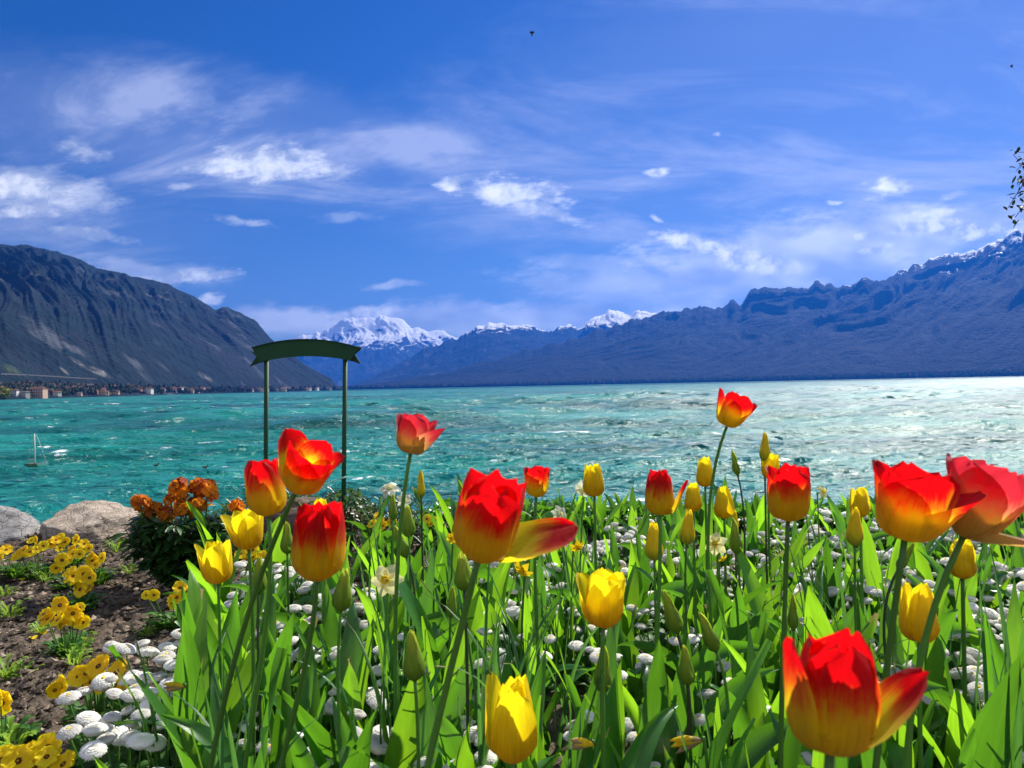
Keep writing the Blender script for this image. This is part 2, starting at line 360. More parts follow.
WN, WAMP, WR, WSP = 5.4, 5.4, .28, .48
def water_mat():
    m, g = mat('lake_water'); geo = g.node('ShaderNodeNewGeometry').outputs['Position']
    x, y, z = g.sep(geo)
    d = g.m('SQRT', g.m('ADD', g.m('MULTIPLY', x, x), g.m('MULTIPLY', y, y)))
    rt = g.node('ShaderNodeMapping', {'Vector': geo, 'Rotation': (0, 0, R_(-14)), 'Scale': (.55, 1.0, 1.0)}).outputs[0]
    n1 = g.noise(rt, .9, 4, .6, .6); n2 = g.noise(rt, 3.6, 4, .62, .5); n3 = g.noise(rt, 14, 3, .6); n0 = g.noise(rt, .16, 4, .6, .5)
    h = g.m('ADD', g.m('MULTIPLY', n1, .55), g.m('ADD', g.m('MULTIPLY', n2, .26), g.m('ADD', g.m('MULTIPLY', n3, .05), g.m('MULTIPLY', n0, 1.1))))
    bmp = g.node('ShaderNodeBump', {'Height': h, 'Strength': 1.0, 'Distance': .8}).outputs[0]
    # steep little wind waves: facet slopes straight from noise, so that they stay steep however far away they are
    def slope(sc, det): return g.node('ShaderNodeTexNoise', {'Vector': rt, 'Scale': sc, 'Detail': det, 'Roughness': .5}).outputs['Color']
    ca = g.mix(g.ss(d, 35, 130), slope(1.5, 3.0), slope(.42, 3.0))
    ca = g.mix(g.ss(d, 180, 700), ca, slope(.08, 3.0))
    cx, cyy, _ = g.sep(ca)
    def gust(sx, sy, det): return g.noise(g.node('ShaderNodeMapping', {'Vector': geo, 'Rotation': (0, 0, R_(-12)), 'Scale': (sx, sy, 1)}).outputs[0], 1.0, det, .66, .5)
    w1 = g.ss(d, 50, 160); w2 = g.ss(d, 250, 900)
    gm = g.m('ADD', g.m('MULTIPLY', gust(1.5, 1.6, 3), g.m('SUBTRACT', 1.0, w1)), g.m('MULTIPLY', gust(.42, .36, 3), g.m('SUBTRACT', w1, w2)))
    gm = g.m('ADD', gm, g.m('MULTIPLY', gust(.10, .06, 3), w2))
    gs = g.m('MULTIPLY', g.ss(gm, .51, .59), g.ss(gust(.018, .03, 3), .34, .56, .55, 1.15))
    amp = g.m('MULTIPLY', g.ss(d, 12, 90, WN, WAMP), g.m('MULTIPLY_ADD', gs, 1.15, .12))
    off = g.xyz(g.m('MULTIPLY', g.m('SUBTRACT', cx, .5), amp), g.m('MULTIPLY', g.m('SUBTRACT', cyy, .5), amp), 0.0)
    ad = g.node('ShaderNodeVectorMath', {0: bmp, 1: off}, operation='ADD').outputs[0]
    bp = g.node('ShaderNodeVectorMath', {0: ad}, operation='NORMALIZE').outputs[0]
    # water body colour: milky turquoise, deeper and lighter streaks
    br = g.noise(g.node('ShaderNodeMapping', {'Vector': geo, 'Rotation': (0, 0, R_(-10)), 'Scale': (.018, .06, 1)}).outputs[0], 1.0, 5, .62)
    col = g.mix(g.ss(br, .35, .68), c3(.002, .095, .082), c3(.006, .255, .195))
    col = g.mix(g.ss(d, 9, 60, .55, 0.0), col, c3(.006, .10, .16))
    # whitecaps
    fm = g.noise(g.node('ShaderNodeMapping', {'Vector': geo, 'Rotation': (0, 0, R_(-8)), 'Scale': (.26, .50, 1)}).outputs[0], 1.0, 2, .5, .8)
    fd = g.noise(rt, 2.6, 4, .7)
    foam = g.ss(g.m('MULTIPLY_ADD', fd, .70, fm), 1.08, 1.13)
    fm2 = g.noise(g.node('ShaderNodeMapping', {'Vector': geo, 'Rotation': (0, 0, R_(-6)), 'Scale': (.12, .16, 1)}).outputs[0], 1.0, 2, .5, .8)
    foam2 = g.m('MULTIPLY', g.ss(g.m('MULTIPLY_ADD', fm, .30, fm2), .86, .90), g.ss(d, 120, 350))
    foam = g.m('MAXIMUM', foam, foam2)
    col = g.mix(foam, col, c3(.78, .84, .84))
    p = princ(g, col, g.m('ADD', g.m('MULTIPLY', foam, .4), g.ss(d, 12, 700, WR, WR * 1.15)), g.m('MULTIPLY_ADD', foam, -.2, WSP), bp, **{'IOR': 1.33})
    finish(g, p); return m
M['water'] = water_mat()

def mountain_mat(name, forest, rock, pale, snow_lo=None, snow_w=250, cliff=.55, tan=0.5):
    m, g = mat(name); geo = g.node('ShaderNodeNewGeometry'); pos = geo.outputs['Position']
    x, y, z = g.sep(pos); nz = g.sep(geo.outputs['Normal'])[2]
    a = g.noise(pos, .0016, 6, .62); b = g.noise(pos, .010, 5, .65); c = g.noise(pos, .045, 3, .6)
    k = g.m('MULTIPLY_ADD', c, .35, g.m('MULTIPLY', b, .65))
    col = g.mix(g.ss(k, .35, .65), tuple(q * .6 for q in forest) + (1,), tuple(q * 1.5 for q in forest) + (1,))
    col = g.mix(g.m('MULTIPLY', g.ss(a, .46, .64), tan), col, c3(*rock))
    steep = g.ss(g.m('MULTIPLY_ADD', g.m('SUBTRACT', b, .5), .7, nz), cliff, cliff - .14)
    col = g.mix(g.ss(g.noise(g.node('ShaderNodeMapping', {'Vector': pos, 'Scale': (1, 1, .35), 'Rotation': (0, .35, 0)}).outputs[0], .004, 4, .6), .56, .68, 0, .55), col, c3(*[(a_ + b_) * .5 for a_, b_ in zip(rock, pale)]))
    col = g.mix(steep, col, g.mix(g.ss(c, .4, .65), c3(*rock), c3(*pale)))
    if snow_lo is not None:
        s = g.m('ADD', z, g.m('MULTIPLY_ADD', g.m('SUBTRACT', b, .5), snow_w * 2.2, g.m('MULTIPLY', g.m('SUBTRACT', a, .5), snow_w * 1.4)))
        s = g.m('ADD', s, g.m('MULTIPLY', g.m('SUBTRACT', nz, .7), snow_w * 2.0))
        col = g.mix(g.ss(s, snow_lo, snow_lo + snow_w * .35), col, c3(.90, .92, .95))
    finish(g, princ(g, col, .95, .1, bump(g, k, .9, 60))); return m
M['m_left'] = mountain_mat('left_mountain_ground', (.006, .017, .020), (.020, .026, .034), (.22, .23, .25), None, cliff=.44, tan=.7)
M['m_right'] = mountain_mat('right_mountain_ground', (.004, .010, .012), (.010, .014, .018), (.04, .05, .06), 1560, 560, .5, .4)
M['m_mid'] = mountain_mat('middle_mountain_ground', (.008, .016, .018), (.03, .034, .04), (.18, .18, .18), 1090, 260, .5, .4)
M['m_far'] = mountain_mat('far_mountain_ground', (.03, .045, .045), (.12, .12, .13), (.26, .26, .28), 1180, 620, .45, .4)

# ------------------------------------------------------------------ the lake
def build_lake():
    nu, nd = 620, 430
    us = np.linspace(-1.0, 1.0, nu)
    inv = np.linspace(1 / 6.0, 1 / 2600.0, 260) ; d1 = 1 / inv
    # equal rows in the picture: spacing in 1/d
    d = 1 / np.concatenate([np.linspace(1 / 7.5, 1 / 40.0, 170), np.linspace(1 / 40.0, 1 / 3000.0, 260)[1:]])
    D, U = np.meshgrid(d, us, indexing='ij'); X = U * D; Y = D
    Z = np.zeros_like(X); r = np.random.default_rng(5)
    cell = np.gradient(d)[:, None] * np.ones_like(X)
    for i in range(74):
        lam = 0.45 * (1.085 ** i) ; k = 2 * math.pi / lam
        th = R_(r.normal(100, 26)); amp = .0125 * lam ** .80 * r.uniform(.6, 1.2)
        fade = np.clip((lam / (np.maximum(cell, D * 2 / nu)) - 2.2) / 2.0, 0, 1)
        ph = k * (X * math.cos(th) + Y * math.sin(th)) + r.uniform(0, 6.28)
        Z += amp * fade * (1 - np.abs(np.sin(ph / 2)) * 1.6 + .2)
    Z -= Z.mean()
    V = np.stack([X, Y, Z + LAKE], -1).reshape(-1, 3)
    far = []; o = len(V)
    # flat outer skirt: the rest of the lake, out to the horizon
    Y2 = 3000.0
    V2 = [(-1.0 * Y2, Y2, LAKE), (Y2, Y2, LAKE), (30000, 21700, LAKE), (-30000, 21700, LAKE),
          (-7.5, 7.5, LAKE), (7.5, 7.5, LAKE), (-30000, 7.0, LAKE), (30000, 7.0, LAKE), (-30000, -40, LAKE - 3), (30000, -40, LAKE - 3)]
    Fc = gridfaces(nd - 1, nu).tolist() if False else gridfaces(len(d), nu).tolist()
    V = V.tolist() + V2
    Fc += [(o, o + 1, o + 2, o + 3), (o + 6, o + 4, o, o + 3), (o + 5, o + 7, o + 2, o + 1), (o + 6, o + 7, o + 5, o + 4)]
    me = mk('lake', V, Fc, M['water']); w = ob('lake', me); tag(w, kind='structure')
build_lake()

# ------------------------------------------------------------------ mountains
def yh(x): return 386 - .0205 * (x - 512)
def interp(tab, x):
    t = np.array(tab, float); return np.interp(x, t[:, 0], t[:, 1])
RANGES = {}
def mountain(name, prof, d0, dr, material, x0, x1, n, rows=110, flat=.12, flath=.03, gully=.09, gfreq=26, jag=.010, seed=0, back=.5, expo=.92, crest=None, shear=2.0):
    xs = np.linspace(x0, x1, n); u = (xs - 512) / F
    v = (yh(xs) - interp(prof, xs)) / F
    v = v + jag * (fbm(xs * .11 + seed, xs * 0 + seed, 4) - .5) * np.clip(v * 14, 0, 1) * .55
    D0 = interp(d0, xs); DR = interp(dr, xs)
    s = np.concatenate([np.linspace(0, 1, rows) ** 1.0, 1 + np.linspace(0, 1, 16)[1:] * back])
    S, Uq = np.meshgrid(s, u, indexing='ij'); D = D0[None] + S * (DR - D0)[None]
    H1 = v * DR + (CAMH - LAKE); kk = max(5, n // 9) | 1
    Hs = np.convolve(np.pad(H1, kk // 2, 'edge'), np.hanning(kk + 2)[1:-1] / np.hanning(kk + 2)[1:-1].sum(), 'valid')
    wgt = np.clip(S, 0, 1) ** 3.0
    H = Hs[None] * (1 - wgt) + H1[None] * wgt
    def shape(S):
        a = np.clip(S / flat, 0, 1) * flath; b = np.clip((S - flat) / (1 - flat), 0, 1) ** expo * (1 - flath)
        return a + b
    sc_ = 1 - np.clip(S, 0, 1)
    X = Uq * D
    w = np.clip(S - flat * .8, 0, 1) * np.clip((1.0 - S) * 7, 0, 1)
    # spurs and gullies that run down the slope
    uu = Uq * gfreq - S * shear + (fbm(Uq * 9 + seed, S * 3, 3) - .5) * 3.0 + seed
    rg = ridged(uu, S * 1.3 + seed, 4, .55) - .62
    rg2 = ridged(uu * 3.1 + 5, S * 4.5 + seed, 3, .6) - .6
    big = fbm(Uq * gfreq * .30 + seed * 3, S * 2.2 + seed, 3) - .5
    rg3 = fbm(uu * 7 + 3, S * 22 + seed, 3) - .5
    Z = H * shape(S) + H * w * (gully * 1.5 * rg + gully * .9 * rg2 + gully * 1.2 * big + gully * .35 * rg3)
    Z = np.where(S > 1, H * (1 - (S - 1) / back * .8) + H * .05 * (S - 1) * rg, Z)
    Z = Z + LAKE * 1.0
    Z[0] = LAKE - 2
    V = np.stack([X, D, Z], -1).reshape(-1, 3)
    Fc = gridfaces(len(s), n)
    o = ob(name, mk(name, V, Fc, material)); tag(o, kind='structure')
    RANGES[name] = (xs, s, D, Z, X)
    return o
L1 = [(-420, 300), (-260, 262), (-140, 228), (-60, 238), (0, 243), (27, 245), (47, 249), (66, 254), (90, 262), (98, 267), (129, 274), (156, 280), (172, 285), (195, 296), (217, 309), (230, 307.5), (244, 313), (258, 321),
      (269, 335), (281, 346), (297, 358), (312, 369), (326, 376), (332, 379), (336, 386), (342, 389)]
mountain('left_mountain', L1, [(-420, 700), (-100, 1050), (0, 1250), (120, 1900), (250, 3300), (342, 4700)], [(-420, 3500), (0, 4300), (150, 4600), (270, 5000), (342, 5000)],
         M['m_left'], -420, 342, 520, 150, flat=.17, flath=.035, gully=.125, gfreq=38, seed=1.3, jag=.014, expo=.88, shear=-5.0)
L4 = [(330, 389), (400, 380), (450, 372), (520, 352), (600, 330), (660, 314), (675, 312), (702, 308), (733, 304), (741, 303), (757, 290), (768, 287), (784, 289), (811, 287), (821, 281), (829, 284), (837, 288), (850, 284), (866, 279), (884, 278),
      (903, 267), (911, 269), (932, 259), (948, 252), (956, 252), (964, 256), (975, 249), (995, 241), (1010, 233), (1024, 229), (1060, 214), (1120, 205), (1200, 222), (1320, 250), (1450, 290)]
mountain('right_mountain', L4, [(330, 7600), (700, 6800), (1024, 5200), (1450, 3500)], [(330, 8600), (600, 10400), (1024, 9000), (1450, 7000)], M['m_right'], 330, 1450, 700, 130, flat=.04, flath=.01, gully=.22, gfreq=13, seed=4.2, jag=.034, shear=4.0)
L3 = [(330, 390), (357, 383), (378, 374), (417, 354), (448, 340), (472, 334), (477, 328), (482, 325), (490, 323), (500, 324), (515, 323.5), (524, 326), (534, 327), (542, 331), (550, 333), (560, 327), (569, 323), (576, 326), (581, 327), (590, 321), (605, 313),
      (612, 310), (620, 309), (632, 312), (640, 309), (651, 311), (656, 314), (667, 315), (700, 322), (760, 345)]
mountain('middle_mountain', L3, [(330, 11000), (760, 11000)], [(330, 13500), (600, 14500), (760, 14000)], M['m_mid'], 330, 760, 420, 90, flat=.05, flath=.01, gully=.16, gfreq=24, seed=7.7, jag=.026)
L2 = [(270, 352), (300, 338), (308, 335), (323, 331), (331, 327), (339, 321), (344, 318), (350, 317), (358, 318), (366, 316), (378, 317), (388, 316), (397, 318), (405, 319), (409, 323), (413, 327), (421, 328), (429, 331), (440, 331), (448, 333), (456, 336), (470, 334), (520, 340), (560, 350)]
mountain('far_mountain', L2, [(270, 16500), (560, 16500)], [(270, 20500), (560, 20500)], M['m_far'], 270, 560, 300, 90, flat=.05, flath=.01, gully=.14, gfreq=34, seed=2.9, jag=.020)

# bare cliffs, scree and a meadow low on the left mountain, where the forest stops
def ground_patches():
    xs, sv, D, Z, X = RANGES['left_mountain']; nt = M['m_left'].node_tree; g = G(nt)
    pr = [n for n in nt.nodes if n.type == 'BSDF_PRINCIPLED'][0]; src = pr.inputs['Base Color'].links[0].from_socket
    geo = g.node('ShaderNodeNewGeometry').outputs['Position']; nz = g.noise(geo, .006, 5, .65); fine = g.noise(geo, .03, 4, .7)
    col = src
    def at(px, py):
        j = int(np.interp(px, xs, np.arange(len(xs)))); best = min(range(len(sv)), key=lambda i: abs(proj((X[i, j], D[i, j], Z[i, j]))[1] - py) if sv[i] < 1 else 1e9)
        return (X[best, j], D[best, j], Z[best, j])
    for px, py, rx, rz, kind in ((82, 364, 7, 11, 0), (98, 372, 9, 7, 0), (65, 370, 4, 7, 0), (206, 376, 6, 8, 0), (40, 274, 3, 16, 1), (162, 296, 3, 7, 0), (12, 370, 14, 7, 2), (-20, 366, 16, 8, 2)):
        c = at(px, py); k = c[1] / F; sy_ = rx * c[1] ** 2 / (F * abs(c[0]))
        mp = g.node('ShaderNodeMapping', {'Vector': geo, 'Location': c, 'Scale': (420, float(sy_), rz * k)}, vector_type='TEXTURE')
        ln = g.node('ShaderNodeVectorMath', {0: mp.outputs[0]}, operation='LENGTH').outputs['Value']
        f = g.ss(g.m('ADD', g.m('SUBTRACT', 1.0, ln), g.m('MULTIPLY', g.m('SUBTRACT', nz, .5), 2.0)), .0, .7, 0, .6)
        cc = g.mix(g.ss(fine, .40, .62), c3(*((.06, .06, .06), (.10, .07, .05), (.05, .08, .03))[kind]), c3(*((.30, .29, .27), (.20, .15, .12), (.08, .11, .05))[kind]))
        col = g.mix(f, col, cc)
    nt.links.new(col, pr.inputs['Base Color'])

# ------------------------------------------------------------------ haze: even air over lake and mountains
def build_haze():
    m, g = mat('haze_air')
    v = g.node('ShaderNodeVolumePrincipled', {'Color': c3(.015, .18, .84), 'Density': 4.9e-5, 'Anisotropy': .35})
    o = g.node('ShaderNodeOutputMaterial'); g.l.new(v.outputs[0], o.inputs['Volume'])
    b = MB(); b.box((0, 9000, (LAKE - 8 + 2330) / 2), (32000, 13000, (2330 - LAKE + 8) / 2))
    h = b.build('haze', m, smooth=False); tag(h, kind='stuff')
build_haze()

ground_patches()

# ------------------------------------------------------------------ the bed and the bank
EDGE = 3.95
def soil_z(x, y):
    x = np.asarray(x, float); y = np.asarray(y, float)
    lump = (fbm(x * 5, y * 5, 3) - .5) * .06 + (fbm(x * 26, y * 26, 3) - .5) * .034 + (ridged(x * 60, y * 60, 2) - .5) * .010
    e = EDGE + (fbm(x * 1.2 + 5, y * 0 + 2, 2) - .5) * .25
    drop = np.clip((y - e) / 1.8, 0, 1)
    return lump * (1 - drop) - 4.6 * drop ** .8
def build_ground():
    xs = np.unique(np.concatenate([np.linspace(-30, -3.6, 30), np.linspace(-3.6, -.2, 330), np.linspace(-.2, 4, 110), np.linspace(4, 30, 30)]))
    ys = np.unique(np.concatenate([np.linspace(-12, .6, 30), np.linspace(.6, 4.2, 330), np.linspace(4.2, 6.2, 26)]))
    Y, X = np.meshgrid(ys, xs, indexing='ij'); Z = soil_z(X, Y)
    V = np.stack([X, Y, Z], -1).reshape(-1, 3)
    o = ob('ground', mk('ground', V, gridfaces(len(ys), len(xs)), M['soil'])); tag(o, kind='structure')
    # lake bed under the water, so that the bank runs down into something
    b = MB(); b.add([(-30000, 6, -8), (30000, 6, -8), (30000, 21700, -8), (-30000, 21700, -8)], [(0, 1, 2, 3)])
    tag(b.build('lake_bed', M['soil'], smooth=False), kind='structure')
build_ground()
def gz(x, y): return float(soil_z(x, y))

def build_clods():
    r = np.random.default_rng(11); b = MB()
    base = [(0, 0, 1), (.9, 0, .2), (.2, .8, .1), (-.7, .5, .25), (-.7, -.6, .1), (.3, -.9, .2), (0, 0, -.7)]
    fc = [(0, 1, 2), (0, 2, 3), (0, 3, 4), (0, 4, 5), (0, 5, 1), (6, 2, 1), (6, 3, 2), (6, 4, 3), (6, 5, 4), (6, 1, 5)]
    for i in range(15000):
        y = 1.0 + 3.0 * r.random() ** .9; x = -0.15 - r.random() * (.62 * y + .35)
        s = .003 + .012 * r.random() ** 2.4; a = r.random() * 6.28
        q = r.random((7, 3)) * .5 + .75; el = .6 + r.random() * 1.4
        z = gz(x, y) + s * .2
        V = [(x + s * (px * math.cos(a) * el - py * math.sin(a)) * q[k][0], y + s * (px * math.sin(a) * el + py * math.cos(a)) * q[k][1], z + s * pz * q[k][2] * .8) for k, (px, py, pz) in enumerate(base)]
        b.add(V, fc, 0 if r.random() < .8 else 1)
    o = b.build('soil_crumbs', [M['soil'], M['chip']], smooth=False); tag(o, kind='stuff')
M['chip'] = simple('bark_chip', (.30, .235, .175), .9, .15, .5, 90, .5)
build_clods()

# ------------------------------------------------------------------ rocks
def rock(name, c, dims, m, seed, label, rz=0.0, n=48):
    import bmesh
    bm = bmesh.new(); bmesh.ops.create_icosphere(bm, subdivisions=5, radius=1)
    r = np.random.default_rng(seed); planes = [Vector(r.normal(size=3)).normalized() for _ in range(11)]
    for v in bm.verts:
        p = v.co.copy()
        for k, pl in enumerate(planes):
            d = p.dot(pl); lim = .62 + .25 * ((k * 37 % 10) / 10)
            if d > lim: p -= pl * (d - lim) * .9
        f = float(fbm(p.x * 2.2 + seed, p.y * 2.2 + p.z * 2.7, 4)) - .5
        f2 = float(ridged(p.x * 5 + seed, p.z * 6 + p.y * 4, 3)) - .6
        v.co = p * (1 + .22 * f + .07 * f2)
    bm.verts.index_update()
    me = bpy.data.meshes.new(name); bm.to_mesh(me); bm.free(); me.materials.append(m)
    me.polygons.foreach_set('use_smooth', [True] * len(me.polygons))
    o = ob(name, me, None, c, (0.1, .15, rz), dims); return tag(o, label, 'rock', 'rocks along the edge of the bank')
def rk(px0, px1, pyt, pyb, d, m, seed, label, rz=0.0, thick=.3):
    c = P((px0 + px1) / 2, (pyt + pyb) / 2, d); w = (px1 - px0) / F * d / 2 * 1.15; h = (pyb - pyt) / F * d / 2 * 1.2
    rock('rock', c, (w, thick, h), M[m], seed, label, rz)
rk(56, 137, 503, 560, 3.85, 'rock', 4, 'pale cracked beige boulder between the pansies and the water, beside the orange-flowered bush', .3)
rk(-95, 46, 514, 585, 3.85, 'rockg', 9, 'grey boulder cut by the picture edge, behind the leftmost yellow pansies', -.3)
rk(120, 175, 515, 560, 3.95, 'rock', 15, 'small beige rock mostly hidden behind the orange-flowered bush', .8)
rk(268, 352, 503, 552, 3.35, 'rockd', 21, 'brown rock under the dark scrub, behind the tulips in front of the green sign', .2, .2)
rk(-230, -95, 520, 590, 3.9, 'rockg', 29, 'rough grey boulder beyond the picture edge on the bank', .4)
for i, (x, y) in enumerate([(-.3, 4.3), (.5, 4.35), (1.2, 4.3), (2.0, 4.4), (2.9, 4.35), (3.8, 4.3), (-1.0, 4.45)]):
    rock('rock', (x, y, -.28), (.45, .3, .28), M['rockg' if i % 2 else 'rock'], 40 + i, 'bank rock sitting low behind the flower bed above the water', i * .7)
for o in COL.objects:
    if o.get('label') == 'bank rock sitting low behind the flower bed above the water': o['group'] = 'low rocks below the rim of the bank'

# ------------------------------------------------------------------ tulips
def petal(b, L, Rm, Wd, az, phi0, phi1, rag=.0, seed=0, m=0, inner=0.0, ns=13, nt=9, pointy=.5, curl=0.0, stretch=1.0, close=0.0):
    """one petal as a curved sheet; phi is the angle from the bloom's axis (radians, + outwards)"""
    r = np.random.default_rng(seed); dl = L * stretch / (ns - 1)
    rr = Rm * .10; zz = 0.0; ctr = [(rr, zz)]; ph = []
    for i in range(1, ns):
        s = (i - .5) / (ns - 1)
        k = 1 - (1 - min(1, s / .46)) ** 1.7
        a = phi0 * (1 - k) + phi1 * k - close * max(0, s - .40) / .60 + curl * max(0, s - .7) ** 1.5 * 4
        rr += math.sin(a) * dl; zz += math.cos(a) * dl; ctr.append((max(rr, .0008), zz))
    V = []; U = []; wob = r.uniform(0, 6.28); wf = r.uniform(5, 9)
    for i in range(ns):
        s = i / (ns - 1); ra, za = ctr[i]; ra -= inner * min(1, s * 4)
        w = Wd * (math.sin(math.pi * min(1, s ** .80 * .955 + .012)) ** pointy) * (1.0 if s < .93 else 1 - (s - .93) * 7)
        w = max(w, Wd * .10 if s < .5 else Wd * .015)
        i0, i1 = max(0, i - 1), min(ns - 1, i + 1)
        tx, tz = ctr[i1][0] - ctr[i0][0], ctr[i1][1] - ctr[i0][1]; tl = math.hypot(tx, tz) or 1; tx /= tl; tz /= tl
        nx_, nz_ = -tz, tx           # towards the axis
        rho = max(abs(ra), Rm * .62) * 1.02
        for j in range(nt):
            t = -1 + 2 * j / (nt - 1); al = max(-1.5, min(1.5, t * w / rho))
            side = rho * math.sin(al); inn = rho * (1 - math.cos(al))
            inn += rag * s * (math.sin(t * wf * .55 + wob + s * 3) * .6 + math.sin(t * 1.2 * wf + s * 6 + wob * 2) * .22)
            x = ra + nx_ * inn; z = za + nz_ * inn + rag * .45 * s ** 3 * math.sin(t * wf * .8 + wob)
            # midrib groove
            x += nx_ * (-.0012 * math.exp(-(t * 4) ** 2) * s)
            V.append((x * math.cos(az) - side * math.sin(az), x * math.sin(az) + side * math.cos(az), z)); U.append((t, s))
    Fc = [(i * nt + j, i * nt + j + 1, (i + 1) * nt + j + 1, (i + 1) * nt + j) for i in range(ns - 1) for j in range(nt - 1)]
    b.add(V, Fc, m, U)

def axis_rot(ax):
    return Vector((0, 0, 1)).rotation_difference(Vector(ax).normalized())

def tulip_leaf_mesh(L, Wd, th0, th1, ch, twist, seed, m, wavy=.006, ns=15, nt=7):
    """leaf growing from the origin, leaning towards +X"""
    r = np.random.default_rng(seed); dl = L / (ns - 1); x = z = 0.0; C = [(0, 0)]; T = []
    for i in range(1, ns):
        s = (i - .5) / (ns - 1); a = th0 + th1 * s ** 1.8; x += math.sin(a) * dl; z += math.cos(a) * dl; C.append((x, z))
    b = MB(); V = []; U = []; wb = r.uniform(0, 6.28)
    for i in range(ns):
        s = i / (ns - 1); i0, i1 = max(0, i - 1), min(ns - 1, i + 1)
        tx, tz = C[i1][0] - C[i0][0], C[i1][1] - C[i0][1]; tl = math.hypot(tx, tz); tx /= tl; tz /= tl
        nx_, nz_ = -tz, tx
        w = Wd * .5 * max((math.sin(math.pi * (s ** .72)) ** .85) * (1 - .25 * s), (1 - s) ** 1.2 * .55 if s < .3 else 0, .01)
        tw = twist * s
        for j in range(nt):
            t = -1 + 2 * j / (nt - 1); fold = ch * (1 - .55 * s)
            side = w * math.sin(t * fold) / max(fold, .01) if fold > .05 else w * t
            up = w * (1 - math.cos(t * fold)) / max(fold, .01) + wavy * abs(t) ** 2 * math.sin(s * 9 + wb + (2 if t > 0 else 0)) * min(1, s * 3)
            sx = side * math.cos(tw) - up * math.sin(tw); ux = side * math.sin(tw) + up * math.cos(tw)
            V.append((C[i][0] + nx_ * ux, sx, C[i][1] + nz_ * ux)); U.append((t, s))
    Fc = [(i * nt + j, i * nt + j + 1, (i + 1) * nt + j + 1, (i + 1) * nt + j) for i in range(ns - 1) for j in range(nt - 1)]
    b.add(V, Fc, 0, U)
    return b.mesh('leaf', m)
lr = random.Random(5)
LEAVES = []
for i in range(22):
    L = lr.uniform(.25, .37); LEAVES.append(tulip_leaf_mesh(L, lr.uniform(.050, .086), R_(lr.uniform(2, 14)), R_(lr.uniform(2, 34) if i % 5 else lr.uniform(55, 100)), lr.uniform(.5, 1.15), R_(lr.uniform(-75, 75)), i,
                  M['leafb' if i % 5 == 1 else ('leaft' if i % 11 == 3 else 'leaf')], wavy=lr.uniform(.002, .009)))
def add_leaves(root, n, rnd, sc=1.0):
    a0 = rnd.uniform(0, 6.28)
    for k in range(n):
        s = sc * rnd.uniform(.82, 1.12) * (1 - .09 * k)
        ob('leaf', rnd.choice(LEAVES), root, (rnd.uniform(-.008, .008), rnd.uniform(-.008, .008), -.01), (rnd.uniform(-.08, .08), rnd.uniform(-.08, .08), a0 + k * 2.25 + rnd.uniform(-.5, .5)), s)

